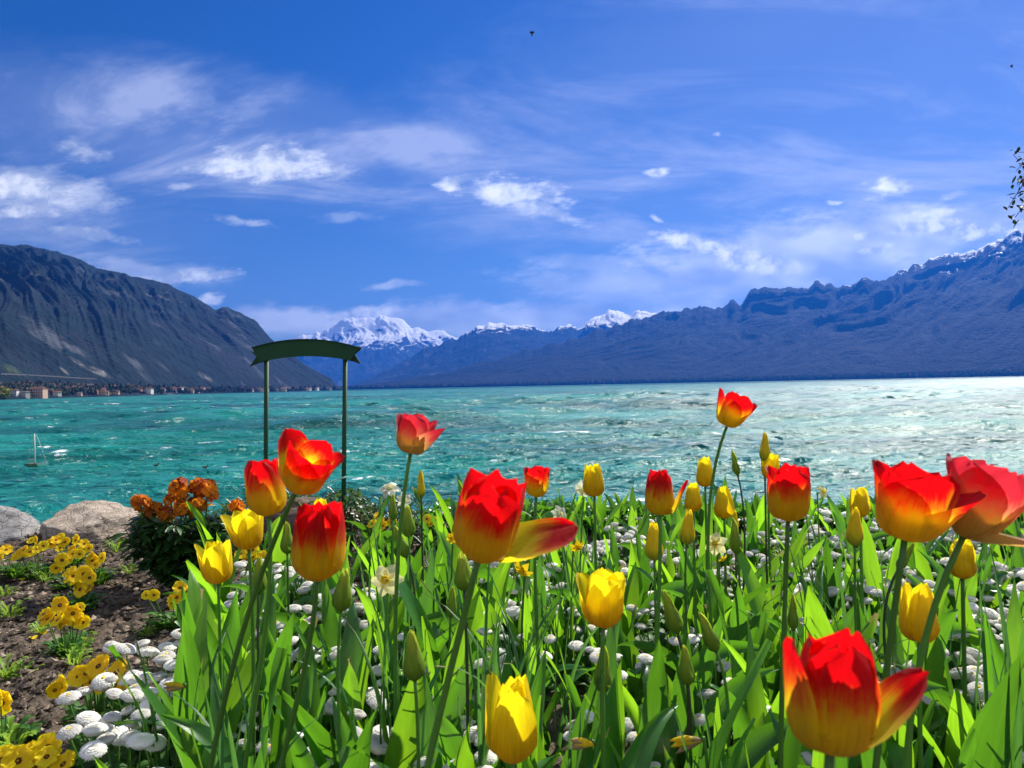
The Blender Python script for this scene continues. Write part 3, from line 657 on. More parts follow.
def tulip(kind, px, py, d, wpx, hpx, axis, label, group=None, nleaf=2, foot=(0, 0), opens=None, seed=0, phi1=None, stemr=.0033, lsc=1.0, name='tulip', cat='tulip', midpull=.5, rag=None, npet=6):
    """px,py: centre of the bloom in the photo; wpx,hpx: its size there; axis: where the bloom points (x right, y away, z up)"""
    rnd = random.Random(seed * 7 + 3)
    Wm = wpx / F * d; L = hpx / F * d
    ax = Vector(axis).normalized(); c = P(px, py, d); basep = c - ax * L * .5
    fx, fy = basep.x + foot[0], basep.y + foot[1]; root_loc = Vector((fx, fy, gz(fx, fy)))
    root = thing(name, label, cat, root_loc, group)
    rel = basep - root_loc
    # stem
    b = MB(); h = rel.z
    pts = bez3((0, 0, 0), (0, 0, h * .4), tuple(rel - ax * h * midpull * .6), tuple(rel + ax * .002), 14)
    b.tube(pts, [stemr * (1.15 - .3 * i / 14) for i in range(15)], 8)
    b.build('stem', M['stemd' if kind.endswith('k') else 'stem'], root)
    k = kind.rstrip('k')
    mt = {'red': 'red', 'faded': 'red2', 'yellow': 'yellow', 'ybud': 'ybud', 'gbud': 'gbud'}[k]
    bud = k in ('ybud', 'gbud')
    if phi1 is None: phi1 = {'red': 4, 'faded': 30, 'yellow': 2, 'ybud': -13, 'gbud': -15}[k]
    if rag is None: rag = 0 if bud else .0022 * (L / .06)
    q = axis_rot(ax)
    cb = MB(); cb.tube([(0, 0, -.001), (0, 0, L * .10), (0, 0, L * .36), (0, 0, L * .40)], [stemr * 1.1, L * .07, L * .06, L * .085], 8)
    if not bud:
        for a in range(6):
            ca, sa = math.cos(a * 1.047), math.sin(a * 1.047)
            cb.tube([(ca * L * .06, sa * L * .06, L * .06), (ca * L * .12, sa * L * .12, L * .3), (ca * L * .13, sa * L * .13, L * .46)], [L * .018, L * .015, L * .034], 6, 1)
    core = cb.build('bloom', [M['gbud'], M['stamen']], root, rel); core.rotation_mode = 'QUATERNION'; core.rotation_quaternion = q
    az0 = rnd.uniform(-.3, .3) - 1.57
    opens = opens or {}
    phi0 = R_(80 if not bud else 46)
    # length and radius: solve the scale so that the widest point matches
    Rm = Wm / 2 * (1.07 if not bud else 1); close = R_(0 if bud else max(0, min(20, 13 - phi1 * 1.2)) * (.6 if k == 'yellow' else 1))
    LL = L * (1.06 if not bud else 1.05) if k != 'faded' else L * 1.12; phi1 = phi1 - (4 if not bud else 0)
    def prof(p0, p1, n=26):
        rr = .1 * Rm; mx = rr; zz = 0
        for i in range(1, n):
            s = (i - .5) / (n - 1); kk = 1 - (1 - min(1, s / .46)) ** 1.7; a = p0 * (1 - kk) + p1 * kk - close * max(0, s - .40) / .60; rr += math.sin(a) * LL / (n - 1); zz += math.cos(a) * LL / (n - 1); mx = max(mx, rr)
        return mx, zz
    p1 = R_(phi1)
    lo, hi = R_(5), R_(120)
    for _ in range(24):
        md = (lo + hi) / 2
        if prof(md, p1)[0] < Rm * .97: lo = md
        else: hi = md
    phi0 = (lo + hi) / 2
    zz = prof(phi0, p1)[1]; st = max(.8, min(1.22, L / max(zz, .001)))
    for i in range(npet):
        inner = 1 if i % 2 else 0
        o_ = opens.get(i, {})
        az = az0 + i * math.pi / 3 + rnd.uniform(-.08, .08) + R_(o_.get('az', 0))
        pb = MB()
        petal(pb, LL * o_.get('len', 1.0) * rnd.uniform(.96, 1.03), Rm, Rm * (1.10 if not bud else .98) * o_.get('w', 1.0) * rnd.uniform(.93, 1.05), az, min(R_(120), phi0 + R_(o_.get('p0', 0))), p1 + R_(o_.get('p1', 0) + (rnd.uniform(-7, 7) if not bud else 0) - (5 if inner else 0)),
              rag=rag * rnd.uniform(.6, 1.4), seed=seed * 11 + i, inner=.0028 * (Rm / .03) if inner else 0, pointy=(.50 if not bud else .8), curl=R_(o_.get('curl', 0)), stretch=st, close=close if not o_.get('p1', 0) > 8 else 0)
        ob('petal', pb.mesh('petal', M[mt]), core)
    if nleaf: add_leaves(root, nleaf, rnd, lsc)
    return root

A = lambda x, y, z: (x, y, z)
RED = [
 # px py  d  w  h  axis  label  kwargs
 (834, 693, .42, 116, 108, (.05, -.10, 1), 'huge open red and yellow tulip low at the bottom edge, petals spread out both ways', dict(kind='red', npet=8, opens={6: dict(az=-80, p1=15, len=1.04, w=.44), 7: dict(az=32, p1=46, p0=6, len=1.0, w=.52)}, phi1=-4, foot=(-.01, 0), nleaf=0, rag=.003)),
 (488, 519, .62, 82, 80, (.26, -.34, 1), 'big red tulip with a drooping petal stretched sideways, in the middle of the bed', dict(kind='red', npet=7, opens={6: dict(az=98, p1=60, p0=8, len=1.06, w=.74)}, phi1=3, foot=(-.10, .02), nleaf=0, rag=.003)),
 (318, 541, .84, 68, 74, (.10, -.22, 1), 'red tulip with a broad yellow base standing lowest of the three below the green sign', dict(kind='red', phi1=-1, foot=(-.10, .05), nleaf=3)),
 (307, 468, .84, 54, 52, (.50, -.42, .80), 'red tulip nodding sideways so its open cup shows, just left of the right sign post', dict(kind='red', phi1=14, foot=(-.15, .05), nleaf=3, opens={4: dict(az=30, p1=16)})),
 (266, 487, .98, 38, 54, (-.06, -.05, 1), 'upright red and orange tulip tucked behind the nodding tulip, below the left sign post', dict(kind='red', phi1=0, foot=(-.07, .05), nleaf=2)),
 (414, 434, 1.18, 40, 38, (.20, .05, 1), 'small salmon red tulip raised alone against the lake right of the green sign', dict(kind='faded', phi1=12, foot=(-.03, 0), nleaf=2, opens={1: dict(az=30, p1=24)})),
 (733, 410, 1.45, 30, 33, (.34, -.12, .9), 'tallest red tulip leaning on a long bare stem high against the glittering lake', dict(kind='red', phi1=10, foot=(-.03, 0), nleaf=2, opens={1: dict(az=20, p1=22)})),
 (537, 482, 1.48, 29, 28, (.08, 0, 1), 'small open red tulip directly behind the big red one with the drooping petal', dict(kind='red', phi1=10, foot=(0, 0), nleaf=2)),
 (660, 492, 1.22, 37, 43, (.0, -.05, 1), 'red tulip with yellow base and one petal turned out, beside the yellow tulip cluster', dict(kind='red', npet=7, phi1=-2, foot=(-.02, 0), nleaf=3, opens={6: dict(az=84, p1=20, w=.45, len=.92)})),
 (789, 493, .94, 54, 52, (.03, -.08, 1), 'red tulip with ragged rim and yellow cup between the yellow cluster and the paired reds', dict(kind='red', phi1=5, foot=(-.02, 0), nleaf=3)),
 (910, 504, .68, 80, 68, (.12, -.10, 1), 'large wide open red tulip in front of the pink faded one', dict(kind='red', phi1=16, foot=(-.04, .02), nleaf=0, rag=.004, opens={1: dict(az=20, p1=20)})),
 (980, 504, .70, 80, 74, (.42, -.10, .9), 'wide open faded pink tulip at the picture edge with a loose petal lying out', dict(kind='faded', phi1=22, foot=(-.05, .02), nleaf=0, rag=.004, opens={1: dict(az=18, p1=58, p0=6, w=.6, len=1.1)})),
]
for i, (px, py, d, w, h, ax, lab, kw) in enumerate(RED):
    tulip(px=px, py=py, d=d, wpx=w, hpx=h, axis=ax, label=lab, seed=i + 1, group='red and yellow tulips', **kw)
YEL = [
 (513, 718, .84, 48, 78, (.02, -.08, 1), 'yellow tulip with open pointed rim lowest in the bed, near the bottom edge', dict(phi1=0, nleaf=2)),
 (604, 600, .96, 44, 50, (.06, 0, 1), 'open yellow tulip with flared rim in the middle of the bed above the daisies', dict(phi1=12, nleaf=3)),
 (920, 612, 1.0, 37, 56, (.02, -.04, 1), 'yellow tulip with one petal peeling out, below the wide open red tulip', dict(phi1=-6, nleaf=3, opens={5: dict(az=-40, p1=20, w=.6)})),
 (962, 559, 1.15, 34, 36, (0, 0, 1), 'ragged double yellow tulip below the faded pink one', dict(phi1=-2, nleaf=3, rag=.004)),
 (217, 562, 1.4, 27, 40, (-.03, 0, 1), 'yellow tulip with a pointed petal beside the bare soil and the dark bush', dict(phi1=2, nleaf=4, opens={5: dict(az=-30, p1=16)})),
 (247, 529, 1.25, 33, 38, (-.05, -.05, 1), 'broad yellow tulip under the upright orange-red one', dict(phi1=6, nleaf=2, opens={5: dict(az=-30, p1=14)})),
 (594, 480, 1.7, 25, 31, (0, 0, 1), 'round double yellow tulip behind the bed middle with a white daffodil beside it', dict(phi1=-3, nleaf=2, rag=.004)),
 (705, 472, 1.9, 18, 28, (0, 0, 1), 'yellow tulip topmost of the tight cluster beside the tallest red stem', dict(phi1=-2, nleaf=2)),
 (693, 497, 1.7, 21, 27, (0, 0, 1), 'stout yellow tulip in the tight cluster, next to the red tulip with the turned petal', dict(phi1=-4, nleaf=2)),
 (724, 502, 1.8, 18, 31, (0, 0, 1), 'slender yellow tulip on the lake side of the tight cluster', dict(phi1=-8, nleaf=3)),
 (771, 466, 1.9, 19, 24, (.1, 0, 1), 'opened yellow tulip peeping out above the ragged rimmed red tulip', dict(phi1=4, nleaf=2)),
 (860, 502, 1.5, 20, 28, (0, 0, 1), 'yellow tulip half hidden beside the large wide open red one', dict(phi1=-4, nleaf=3)),
 (321, 508, 1.9, 17, 18, (0, 0, 1), 'small ragged yellow tulip peeping over the lowest red one under the sign', dict(phi1=0, nleaf=2, rag=.003)),
]
for i, (px, py, d, w, h, ax, lab, kw) in enumerate(YEL):
    tulip('yellow', px, py, d, w, h, ax, lab, group='yellow tulips', seed=40 + i, **kw)
BUD = [
 ('ybud', 688, 527, 1.6, 15, 35, (.1, 0, 1), 'pointed yellow tulip bud at the front of the tight yellow cluster'),
 ('ybud', 654, 541, 1.5, 18, 38, (0, 0, 1), 'yellow-green tulip bud under the red tulip with the turned petal'),
 ('ybudk', 765, 447, 1.9, 11, 30, (.02, 0, 1), 'narrow yellow tulip bud on a dark stem, highest beside the glittering water'),
 ('ybud', 855, 527, 1.4, 16, 38, (.03, 0, 1), 'yellow-green tulip bud in front of the half hidden yellow tulip'),
 ('ybudk', 421, 484, 1.9, 9, 28, (0, 0, 1), 'slim yellow-green tulip bud standing alone right of the small salmon tulip'),
 ('gbud', 287, 538, 1.5, 13, 32, (0, 0, 1), 'green tulip bud between the broad yellow tulip and the lowest red one'),
 ('gbudk', 259, 575, 1.35, 15, 36, (.05, 0, 1), 'green tulip bud with a yellow stripe under the broad yellow tulip'),
 ('gbud', 343, 590, 1.1, 19, 42, (.12, 0, 1), 'stout green tulip bud just under the lowest red tulip below the sign'),
 ('gbud', 408, 521, 1.7, 14, 32, (-.03, 0, 1), 'fat green tulip bud in the clump below the small salmon tulip'),
 ('gbudk', 401, 542, 1.55, 12, 34, (-.35, 0, 1), 'green tulip bud leaning over beside the pale daffodil'),
 ('gbudk', 463, 571, 1.15, 18, 38, (-.04, 0, 1), 'green tulip bud on a dark stem under the big red tulip with the drooping petal'),
 ('gbud', 413, 655, 1.0, 22, 50, (-.06, 0, 1), 'large pale green tulip bud low among the leaves below the pale daffodil'),
 ('gbud', 735, 536, 1.6, 13, 36, (-.1, 0, 1), 'green tulip bud under the slender yellow tulip of the cluster'),
 ('gbudk', 735, 463, 1.9, 8, 26, (-.22, 0, 1), 'thin green tulip bud on a leaning dark stem, left of the highest yellow bud'),
 ('gbud', 603, 668, .98, 18, 50, (.02, 0, 1), 'long green tulip bud with a yellow tip directly below the open yellow tulip'),
 ('gbudk', 671, 612, 1.1, 17, 44, (-.30, 0, 1), 'green tulip bud leaning left, below the yellow-green bud'),
 ('gbudk', 686, 665, 1.05, 16, 40, (-.08, 0, 1), 'green dark-stemmed tulip bud low in the daisies right of the flared yellow tulip'),
 ('gbud', 793, 612, 1.3, 11, 36, (0, 0, 1), 'flat green tulip bud above the huge red tulip at the bottom'),
 ('gbud', 708, 632, 1.1, 16, 42, (-.40, 0, 1), 'pale green tulip bud bending over daisies left of the huge red tulip'),
 ('gbud', 393, 507, 1.9, 9, 26, (.03, 0, 1), 'small green tulip bud behind the clump at the foot of the salmon tulip'),
 ('ybudk', 735, 520, 2.0, 8, 20, (.0, 0, 1), 'tiny yellow tulip bud behind the yellow cluster'),
 ('gbud', 452, 602, 1.4, 11, 30, (.1, 0, 1), 'small green tulip bud behind the bare leaves left of the yellow daffodils'),
 ('gbudk', 906, 556, 1.3, 10, 32, (.5, 0, .8), 'dried brown-green tulip bud tilted over between two red tulip stems'),
]
for i, (k, px, py, d, w, h, ax, lab) in enumerate(BUD):
    tulip(k, px, py, d, w, h, ax, lab, group='tulip buds', seed=80 + i, nleaf=2 if d > 1.2 else 3, stemr=.0026, lsc=.95)

# ------------------------------------------------------------------ labels for the many small plants: what they stand beside
ANCH = [(840, 700, 'the huge open red tulip'), (490, 520, 'the big red tulip with the drooping petal'), (317, 545, 'the lowest red tulip below the sign'), (217, 562, 'the yellow tulip next to the dark bush'),
        (415, 440, 'the salmon tulip'), (537, 485, 'the small open red tulip'), (660, 495, 'the red tulip with the turned petal'), (789, 495, 'the ragged rimmed red tulip'), (908, 505, 'the wide open red tulip'),
        (985, 510, 'the faded pink tulip'), (513, 718, 'the lowest yellow tulip'), (604, 600, 'the flared yellow tulip'), (920, 612, 'the yellow tulip with the peeling petal'), (962, 559, 'the ragged double yellow tulip'),
        (594, 482, 'the round double yellow tulip'), (387, 580, 'the pale daffodil'), (710, 495, 'the tight yellow tulip cluster'), (100, 680, 'the yellow pansies on the soil'), (413, 655, 'the large low green bud'),
        (671, 612, 'the leaning green bud'), (735, 536, 'the bud under the yellow cluster'), (175, 690, 'the wilted daffodil')]
USED = {}
def rel_label(head, pos):
    px, py, d = proj(pos)
    c = sorted(((px - a[0]) ** 2 + (py - a[1]) ** 2, a) for a in ANCH)
    opts = []
    for k in range(7):
        a = c[k][1]; dx, dy = px - a[0], py - a[1]; dist = math.hypot(dx, dy)
        if abs(dx) < 26 and abs(dy) < 26: r = ['at', 'touching']
        elif abs(dx) > 1.6 * abs(dy): r = ['right of' if dx > 0 else 'left of']
        elif abs(dy) > 1.6 * abs(dx): r = ['below' if dy > 0 else 'above']
        else: r = [('below right of' if dx > 0 else 'below left of') if dy > 0 else ('above right of' if dx > 0 else 'above left of')]
        far = 'close ' if dist < 55 else ('' if dist < 120 else 'well ')
        for q in r: opts.append(f'{head} {far}{q} {a[2]}')
    for o in opts:
        if o not in USED and len(o.replace('-', ' ').split()) <= 16: USED[o] = 1; return o
    q = opts[0]; b = c[1][1][2]
    for w in ('small', 'slanting', 'dense', 'sparse', 'low', 'upright', 'bushy', 'narrow', 'shaded', 'sunlit'):
        for o in opts:
            s = w + ' ' + o
            if s not in USED and len(s.split()) <= 16: USED[s] = 1; return s
    return ' '.join(q.split()[:16])

def xleft(y): return float(np.interp(y, [.6, 1.0, 1.4, 2.0, 2.5, 3.1, 3.9], [-.34, -.44, -.56, -.84, -1.03, -1.12, -1.0]))
def poisson(n, spacing, ok, seed, y0=.82, y1=3.72):
    r = random.Random(seed); pts = []
    for _ in range(n):
        y = y0 + (y1 - y0) * r.random(); x = r.uniform(xleft(y), .70 * y + .22)
        sp = spacing(x, y)
        if not ok(x, y): continue
        if all((x - a) ** 2 + (y - b) ** 2 > sp * sp for a, b in pts): pts.append((x, y))
    return pts
DPATCH = [(120, 700, 60), (100, 740, 60), (170, 690, 50), (225, 655, 40), (285, 590, 45), (300, 640, 40), (245, 725, 45), (370, 640, 50), (330, 700, 55), (440, 730, 40), (500, 640, 45), (490, 560, 40), (540, 590, 40), (620, 560, 40),
          (640, 725, 55), (690, 590, 55), (720, 650, 45), (830, 560, 60), (860, 600, 60), (600, 640, 35), (960, 680, 60), (985, 720, 50), (800, 740, 50), (780, 520, 40), (930, 545, 50), (1000, 600, 40), (760, 620, 40), (470, 745, 40), (140, 650, 35)]
def in_patch(x, y, z=.13):
    px, py, d = proj((x, y, z))
    return any((px - a) ** 2 + (py - b) ** 2 < (r * .88) ** 2 for a, b, r in DPATCH)

# ------------------------------------------------------------------ daisies
def daisy_head(seed, R=.0185, centre=True, half=False):
    r = np.random.default_rng(seed); b = MB()
    rings = [(34, 1.0, 0), (32, .92, 1), (28, .76, 2), (22, .58, 3), (15, .38, 4)] if not half else [(34, 1.0, 0), (28, .84, 1), (20, .60, 2)]
    dome = .70 if not half else .26
    def hz(q): return R * dome * math.sqrt(max(0, 1 - (q * .96) ** 2.2))
    n = 28; prof = (.93, .86, .74, .58, .40, .20); V = [(R * .55 * math.cos(j * 6.283 / n), R * .55 * math.sin(j * 6.283 / n), -R * .04) for j in range(n)]
    U = [(j / n * 8, 0) for j in range(n)]
    for q in prof:
        for j in range(n):
            k = 1 + .03 * math.sin(j * 2.9 + q * 20); V.append((R * q * k * math.cos(j * 6.283 / n), R * q * k * math.sin(j * 6.283 / n), hz(q) * (1 + .07 * r.uniform(-1, 1)))); U.append((j / n * 8, q))
    V.append((0, 0, hz(0))); U.append((0, 0))
    m_ = len(prof) + 1
    b.add(V, [(i * n + j, i * n + (j + 1) % n, (i + 1) * n + (j + 1) % n, (i + 1) * n + j) for i in range(m_ - 1) for j in range(n)] + [((m_ - 1) * n + j, (m_ - 1) * n + (j + 1) % n, m_ * n) for j in range(n)], 0, U)
    for k, (n, rad, lv) in enumerate(rings):
        for j in range(n):
            a = 2 * math.pi * (j + .5 * (k % 2) + r.uniform(-.2, .2)) / n; w = R * .075 * (.75 + .4 * rad); ca, sa = math.cos(a), math.sin(a); V = []; U = []
            q1 = min(1.03, rad * r.uniform(.95, 1.04)); q0 = q1 - .34
            for i, (t_, ws) in enumerate(((0, .8), (.5, 1.0), (.85, .85), (1.0, .3))):
                q = q0 + (q1 - q0) * t_; z = hz(min(.99, q)) + R * (.02 + .13 * t_ * r.uniform(.7, 1.1)) - (R * .06 if lv == 0 and t_ == 1 else 0)
                for t in (-1, 1): V.append((R * q * ca - t * w * ws * sa, R * q * sa + t * w * ws * ca, z)); U.append((t * .3, t_))
            b.add(V, [(i * 2, i * 2 + 1, i * 2 + 3, i * 2 + 2) for i in range(3)], 0, U)
    # heart of the flower
    zc = hz(0) + R * .02; rc = R * (.24 if centre else .07)
    V = [(0, 0, zc + rc * .4)]; 
    for q, (rr, zz) in enumerate(((.6, .3), (1, 0))):
        for j in range(10): V.append((rc * rr * math.cos(j * .628), rc * rr * math.sin(j * .628), zc + rc * zz))
    b.add(V, [(0, 1 + j, 1 + (j + 1) % 10) for j in range(10)] + [(1 + j, 11 + j, 11 + (j + 1) % 10, 1 + (j + 1) % 10) for j in range(10)], 1)
    # green cup below
    V = [(0, 0, -R * .22)] + [(R * .36 * math.cos(j * .785), R * .36 * math.sin(j * .785), R * .06) for j in range(8)]
    b.add(V, [(0, 1 + (j + 1) % 8, 1 + j) for j in range(8)], 2)
    return b.mesh('flower_head', [M['white'], M['disc'], M['dleaf']])
HEADS = [daisy_head(1, .0190, False), daisy_head(2, .0200, True), daisy_head(3, .0178, False), daisy_head(4, .0190, True), daisy_head(5, .0160, False), daisy_head(6, .0208, False)]
def rosette(seed, rad=.075, n=34, hmax=.055, m='dleaf', wd=.011):
    r = random.Random(seed); b = MB()
    for i in range(n):
        a = r.uniform(0, 6.28); r0 = r.uniform(0, rad * .45); L = r.uniform(.5, 1) * rad; up = r.uniform(.2, 1.0) * hmax; ca, sa = math.cos(a), math.sin(a)
        ox, oy = r0 * math.cos(a + r.uniform(-1, 1)), r0 * math.sin(a + r.uniform(-1, 1)); V = []; U = []
        for k, (s, w) in enumerate(((0, .25), (.35, .45), (.65, 1), (.88, .9), (1, .25))):
            x = L * s; z = up * math.sin(s * 2.0)
            for t in (-1, 0, 1): V.append((ox + x * ca - t * wd * w * sa, oy + x * sa + t * wd * w * ca, z + abs(t) * wd * .3)); U.append((t, s))
        b.add(V, [(i * 3 + j, i * 3 + j + 1, i * 3 + j + 4, i * 3 + j + 3) for i in range(4) for j in range(2)], 0, U)
    return b.mesh('foliage', M[m])
ROS = [rosette(i) for i in range(4)]
def copy_tree(src):
    c = src.copy(); COL.objects.link(c)
    for ch in src.children:
        k = ch.copy(); COL.objects.link(k); k.parent = c
        for g_ in ch.children:
            q = g_.copy(); COL.objects.link(q); q.parent = k
    return c
def daisy_proto(seed, n, spread, hh):
    r = random.Random(seed); root = thing('daisy_plant', None, 'daisies', (0, 0, 0))
    ob('foliage', ROS[seed % 4], root, rot=(0, 0, r.uniform(0, 6.28)))
    pts = []
    for _ in range(200):
        if len(pts) >= n: break
        a, q = r.uniform(0, 6.28), spread * math.sqrt(r.random()); x, y = q * math.cos(a), q * math.sin(a)
        if all((x - u) ** 2 + (y - v) ** 2 > .032 ** 2 for u, v in pts): pts.append((x, y))
    for x, y in pts:
        z = hh * r.uniform(.68, 1.12) - (x * x + y * y) * 2.0; tx, ty = r.gauss(0, .22) + y * -2.0, r.gauss(0, .22) + x * 2.0
        hd = ob('flower_head', r.choice(HEADS), root, (x, y, z), (tx * .8 - .12, ty * .8 + .10, r.uniform(0, 6.28)), r.uniform(.68, 1.16))
        b = MB(); b.tube(bez((x * .3, y * .3, 0), (x * .7, y * .7, z * .55), (x, y, z - .002), 5), .0013, 5)
        b.build('stem', M['stem'], root)
    return root
def finish_proto_used(flag, proto):
    if proto not in flag: flag.append(proto); return proto
    return copy_tree(proto)
def place_copies(protos, spots, head, cat, group, r, zoff=0.0, scl=(.9, 1.1)):
    used = []; out = []
    for (x, y) in spots:
        p = r.choice(protos); o = finish_proto_used(used, p); out.append((o, x, y))
    for o, x, y in out:
        z = gz(x, y) + zoff; o.location = (x, y, z); o.rotation_euler = (0, 0, r.uniform(0, 6.28)); s = r.uniform(*scl); o.scale = (s, s, s)
        nh = sum(1 for c in o.children if c.name.startswith('flower_head'))
        tag(o, rel_label(head(o, nh), (x, y, z + .12)), cat, group)
    for p in protos:
        if p not in used:
            for ch in list(p.children): bpy.data.objects.remove(ch)
            bpy.data.objects.remove(p)
NUMW = {4: 'four', 5: 'five', 6: 'six', 7: 'seven', 8: 'eight', 9: 'nine', 10: 'ten', 3: 'three', 2: 'two', 11: 'eleven', 12: 'twelve'}
r_ = random.Random(21)
dprotos = [daisy_proto(i, 6 + i % 6, .062 + .006 * (i % 4), .115 + .012 * (i % 4)) for i in range(10)]
dsp = poisson(5000, lambda x, y: .108 if in_patch(x, y) else .36 + .06 * max(0, y - 1.6), lambda x, y: True, 3, .95, 3.2)
# the drift spilling onto the soil at the lower corner
for px, py in [(92, 762), (118, 738), (150, 755), (132, 712), (165, 722), (105, 700), (142, 682), (150, 655), (128, 758), (170, 690)]:
    p = Gd(px, py, .12)
    dsp = [(a, b) for a, b in dsp if (a - p.x) ** 2 + (b - p.y) ** 2 > .075 ** 2]; dsp.append((p.x, p.y))
place_copies(dprotos, dsp, lambda o, n: f'white daisy plant with {NUMW.get(n, "many")} heads', 'daisies', 'white double daisies in the bed', r_, scl=(.88, 1.15))

# ------------------------------------------------------------------ tulip plants not in flower
def leafplant(x, y, n, sc, rnd):
    z = gz(x, y); root = thing('tulip_plant', None, 'tulip leaves', (x, y, z)); add_leaves(root, n, rnd, sc)
    adj = {2: 'two', 3: 'three', 4: 'four', 5: 'five'}[n]
    tag(root, rel_label(f'flowerless tulip plant of {adj} leaves', (x, y, z + .2)), 'tulip leaves', 'tulip plants without flowers'); return root
r_ = random.Random(31)
tocc = [(o.location.x, o.location.y) for o in COL.objects if o.name.startswith('tulip') and o.type == 'EMPTY']
def lp_ok(x, y):
    px, py, d = proj((x, y, .22))
    if px < 198 or px > 1090: return False
    if in_patch(x, y, .16) and r_.random() < .74: return False
    if y > 3.1 and px < 420: return False
    return all((x - a) ** 2 + (y - b) ** 2 > .07 ** 2 for a, b in tocc)
lsp = poisson(4200, lambda x, y: .094 + .026 * max(0, y - 1), lp_ok, 8, .84, 3.65)
for x, y in lsp: leafplant(x, y, r_.choice((3, 4, 4, 5, 5)), float(np.interp(y, [.8, 1.3, 2.4, 3.7], [1.0, 1.08, .98, .80])) * r_.uniform(.85, 1.12), r_)
for px, py, n in [(190, 640, 3), (215, 620, 4), (250, 640, 4), (200, 700, 3), (280, 720, 3), (235, 600, 3)]:
    p = Gd(px, py + 110, 0.0); leafplant(p.x, p.y, n, 1.05, r_)

# ------------------------------------------------------------------ daffodils: clumps of narrow leaves, some with flowers
def blade_mesh(L, w, th0, th1, seed, m):
    b = MB(); V = []; U = []; x = z = 0; n = 10
    for i in range(n + 1):
        s = i / n; a = th0 + th1 * s ** 2
        for t in (-1, 0, 1): V.append((x + (.25 * w * abs(t)), t * w * (1 - s ** 3) * .5, z)); U.append((t, s))
        x += math.sin(a) * L / n; z += math.cos(a) * L / n
    b.add(V, [(i * 3 + j, i * 3 + j + 1, i * 3 + j + 4, i * 3 + j + 3) for i in range(n) for j in range(2)], 0, U); return b.mesh('leaf', m)
BL = [blade_mesh(lr.uniform(.24, .36), lr.uniform(.006, .010), R_(lr.uniform(0, 10)), R_(lr.uniform(5, 38) if i % 4 else 85), i, M['blade'] if i % 5 else M['leaft']) for i in range(14)]
def daff_flower(kind, seed, R=.024):
    pm, cm = {'cream': ('cream', 'dyel'), 'white': ('dwhite', 'cream'), 'yellow': ('dyel', 'dyel')}[kind]
    r = random.Random(seed); out = []
    for i in range(6):
        b = MB(); az = i * 1.047 + r.uniform(-.1, .1); V = []; U = []; n = 7
        for k in range(n + 1):
            s = k / n; w = R * .40 * math.sin(math.pi * min(.97, s ** .8 * .93 + .06)) ** .7
            x = R * (.1 + .95 * s); z = (.08 if i % 2 else 0) * R + R * .18 * math.sin(s * 3) + R * r.uniform(-.03, .03) - R * .25 * s * s
            for t in (-1, -.5, 0, .5, 1): V.append((x * math.cos(az) - t * w * math.sin(az), x * math.sin(az) + t * w * math.cos(az), z + (t * t) * R * .10)); U.append((t, s))
        b.add(V, [(q * 5 + j, q * 5 + j + 1, q * 5 + j + 6, q * 5 + j + 5) for q in range(n) for j in range(4)], 0, U); out.append(b.mesh('petal', M[pm]))
    b = MB(); V = []; U = []; n = 18
    prof = [(.05, .0), (.17, .05), (.19, .25), (.21, .42), (.27, .52)]
    for q, (rr, zz) in enumerate(prof):
        for j in range(n):
            k = 1 + (.12 * math.sin(j * 2.1) if q == 4 else 0); V.append((R * rr * k * math.cos(j * 6.283 / n), R * rr * k * math.sin(j * 6.283 / n), R * zz)); U.append((j / n, q / 4))
    b.add(V, [(q * n + j, q * n + (j + 1) % n, (q + 1) * n + (j + 1) % n, (q + 1) * n + j) for q in range(4) for j in range(n)], 0, U)
    b.tube([(0, 0, 0), (0, 0, -.5 * R), (-.0 * R, 0, -.9 * R)], [R * .08, R * .09, R * .12], 7, 1)
    return out, b.mesh('bloom', [M[cm], M['stem']])
def daffodil(px, py, d, flower, face, label, nleaf=9, R=.024, seed=0, top=None, foot=None, name='daffodil'):
    r = random.Random(seed); 
    if flower:
        c = P(px, py, d); x, y = (c.x + r.uniform(-.03, .03), c.y + r.uniform(0, .04)) if foot is None else (c.x + foot[0], c.y + foot[1])
    else:
        c = P(px, py, d); x, y = c.x, c.y
    root = thing(name, label, 'daffodil', (x, y, gz(x, y)), 'daffodils')
    H = (c.z - gz(x, y)) if not flower else .30
    for k in range(nleaf):
        ob('leaf', r.choice(BL), root, (r.uniform(-.025, .025), r.uniform(-.025, .025), -.005), (r.uniform(-.07, .07), r.uniform(-.07, .07), r.uniform(0, 6.28)), max(.6, min(1.25, H / .30)) * r.uniform(.8, 1.1))
    if flower:
        rel = c - root.location; f = Vector(face).normalized(); q = axis_rot(f); bs = rel - f * R * .85
        b = MB(); b.tube(bez3((0, 0, 0), (0, 0, bs.z * .7), (bs.x * .9, bs.y * .9, bs.z + .03), tuple(bs), 14), .0022, 7); b.build('stem', M['stem'], root)
        if flower == 'wilted':
            sp = MB()
            for k in range(5):
                a = r.uniform(-.35, .35); e = Vector((f.x * math.cos(a) - .3 * math.sin(a), f.y, f.z + math.sin(a) * .8)).normalized() * R * r.uniform(1.5, 2.3)
                sp.tube(bez(tuple(bs), tuple(bs + e * .5 + Vector((0, 0, .004))), tuple(bs + e), 6), [.0015, .003, .0042, .0048, .004, .0026, .0006], 6, k % 2)
            sp.build('withered_flower', [M['dyel'], M['dry']], root)
        else:
            pet, core = daff_flower(flower, seed, R); co = ob('bloom', core, root, rel); co.rotation_mode = 'QUATERNION'; co.rotation_quaternion = q
            for p_ in pet: ob('petal', p_, co)
    return root
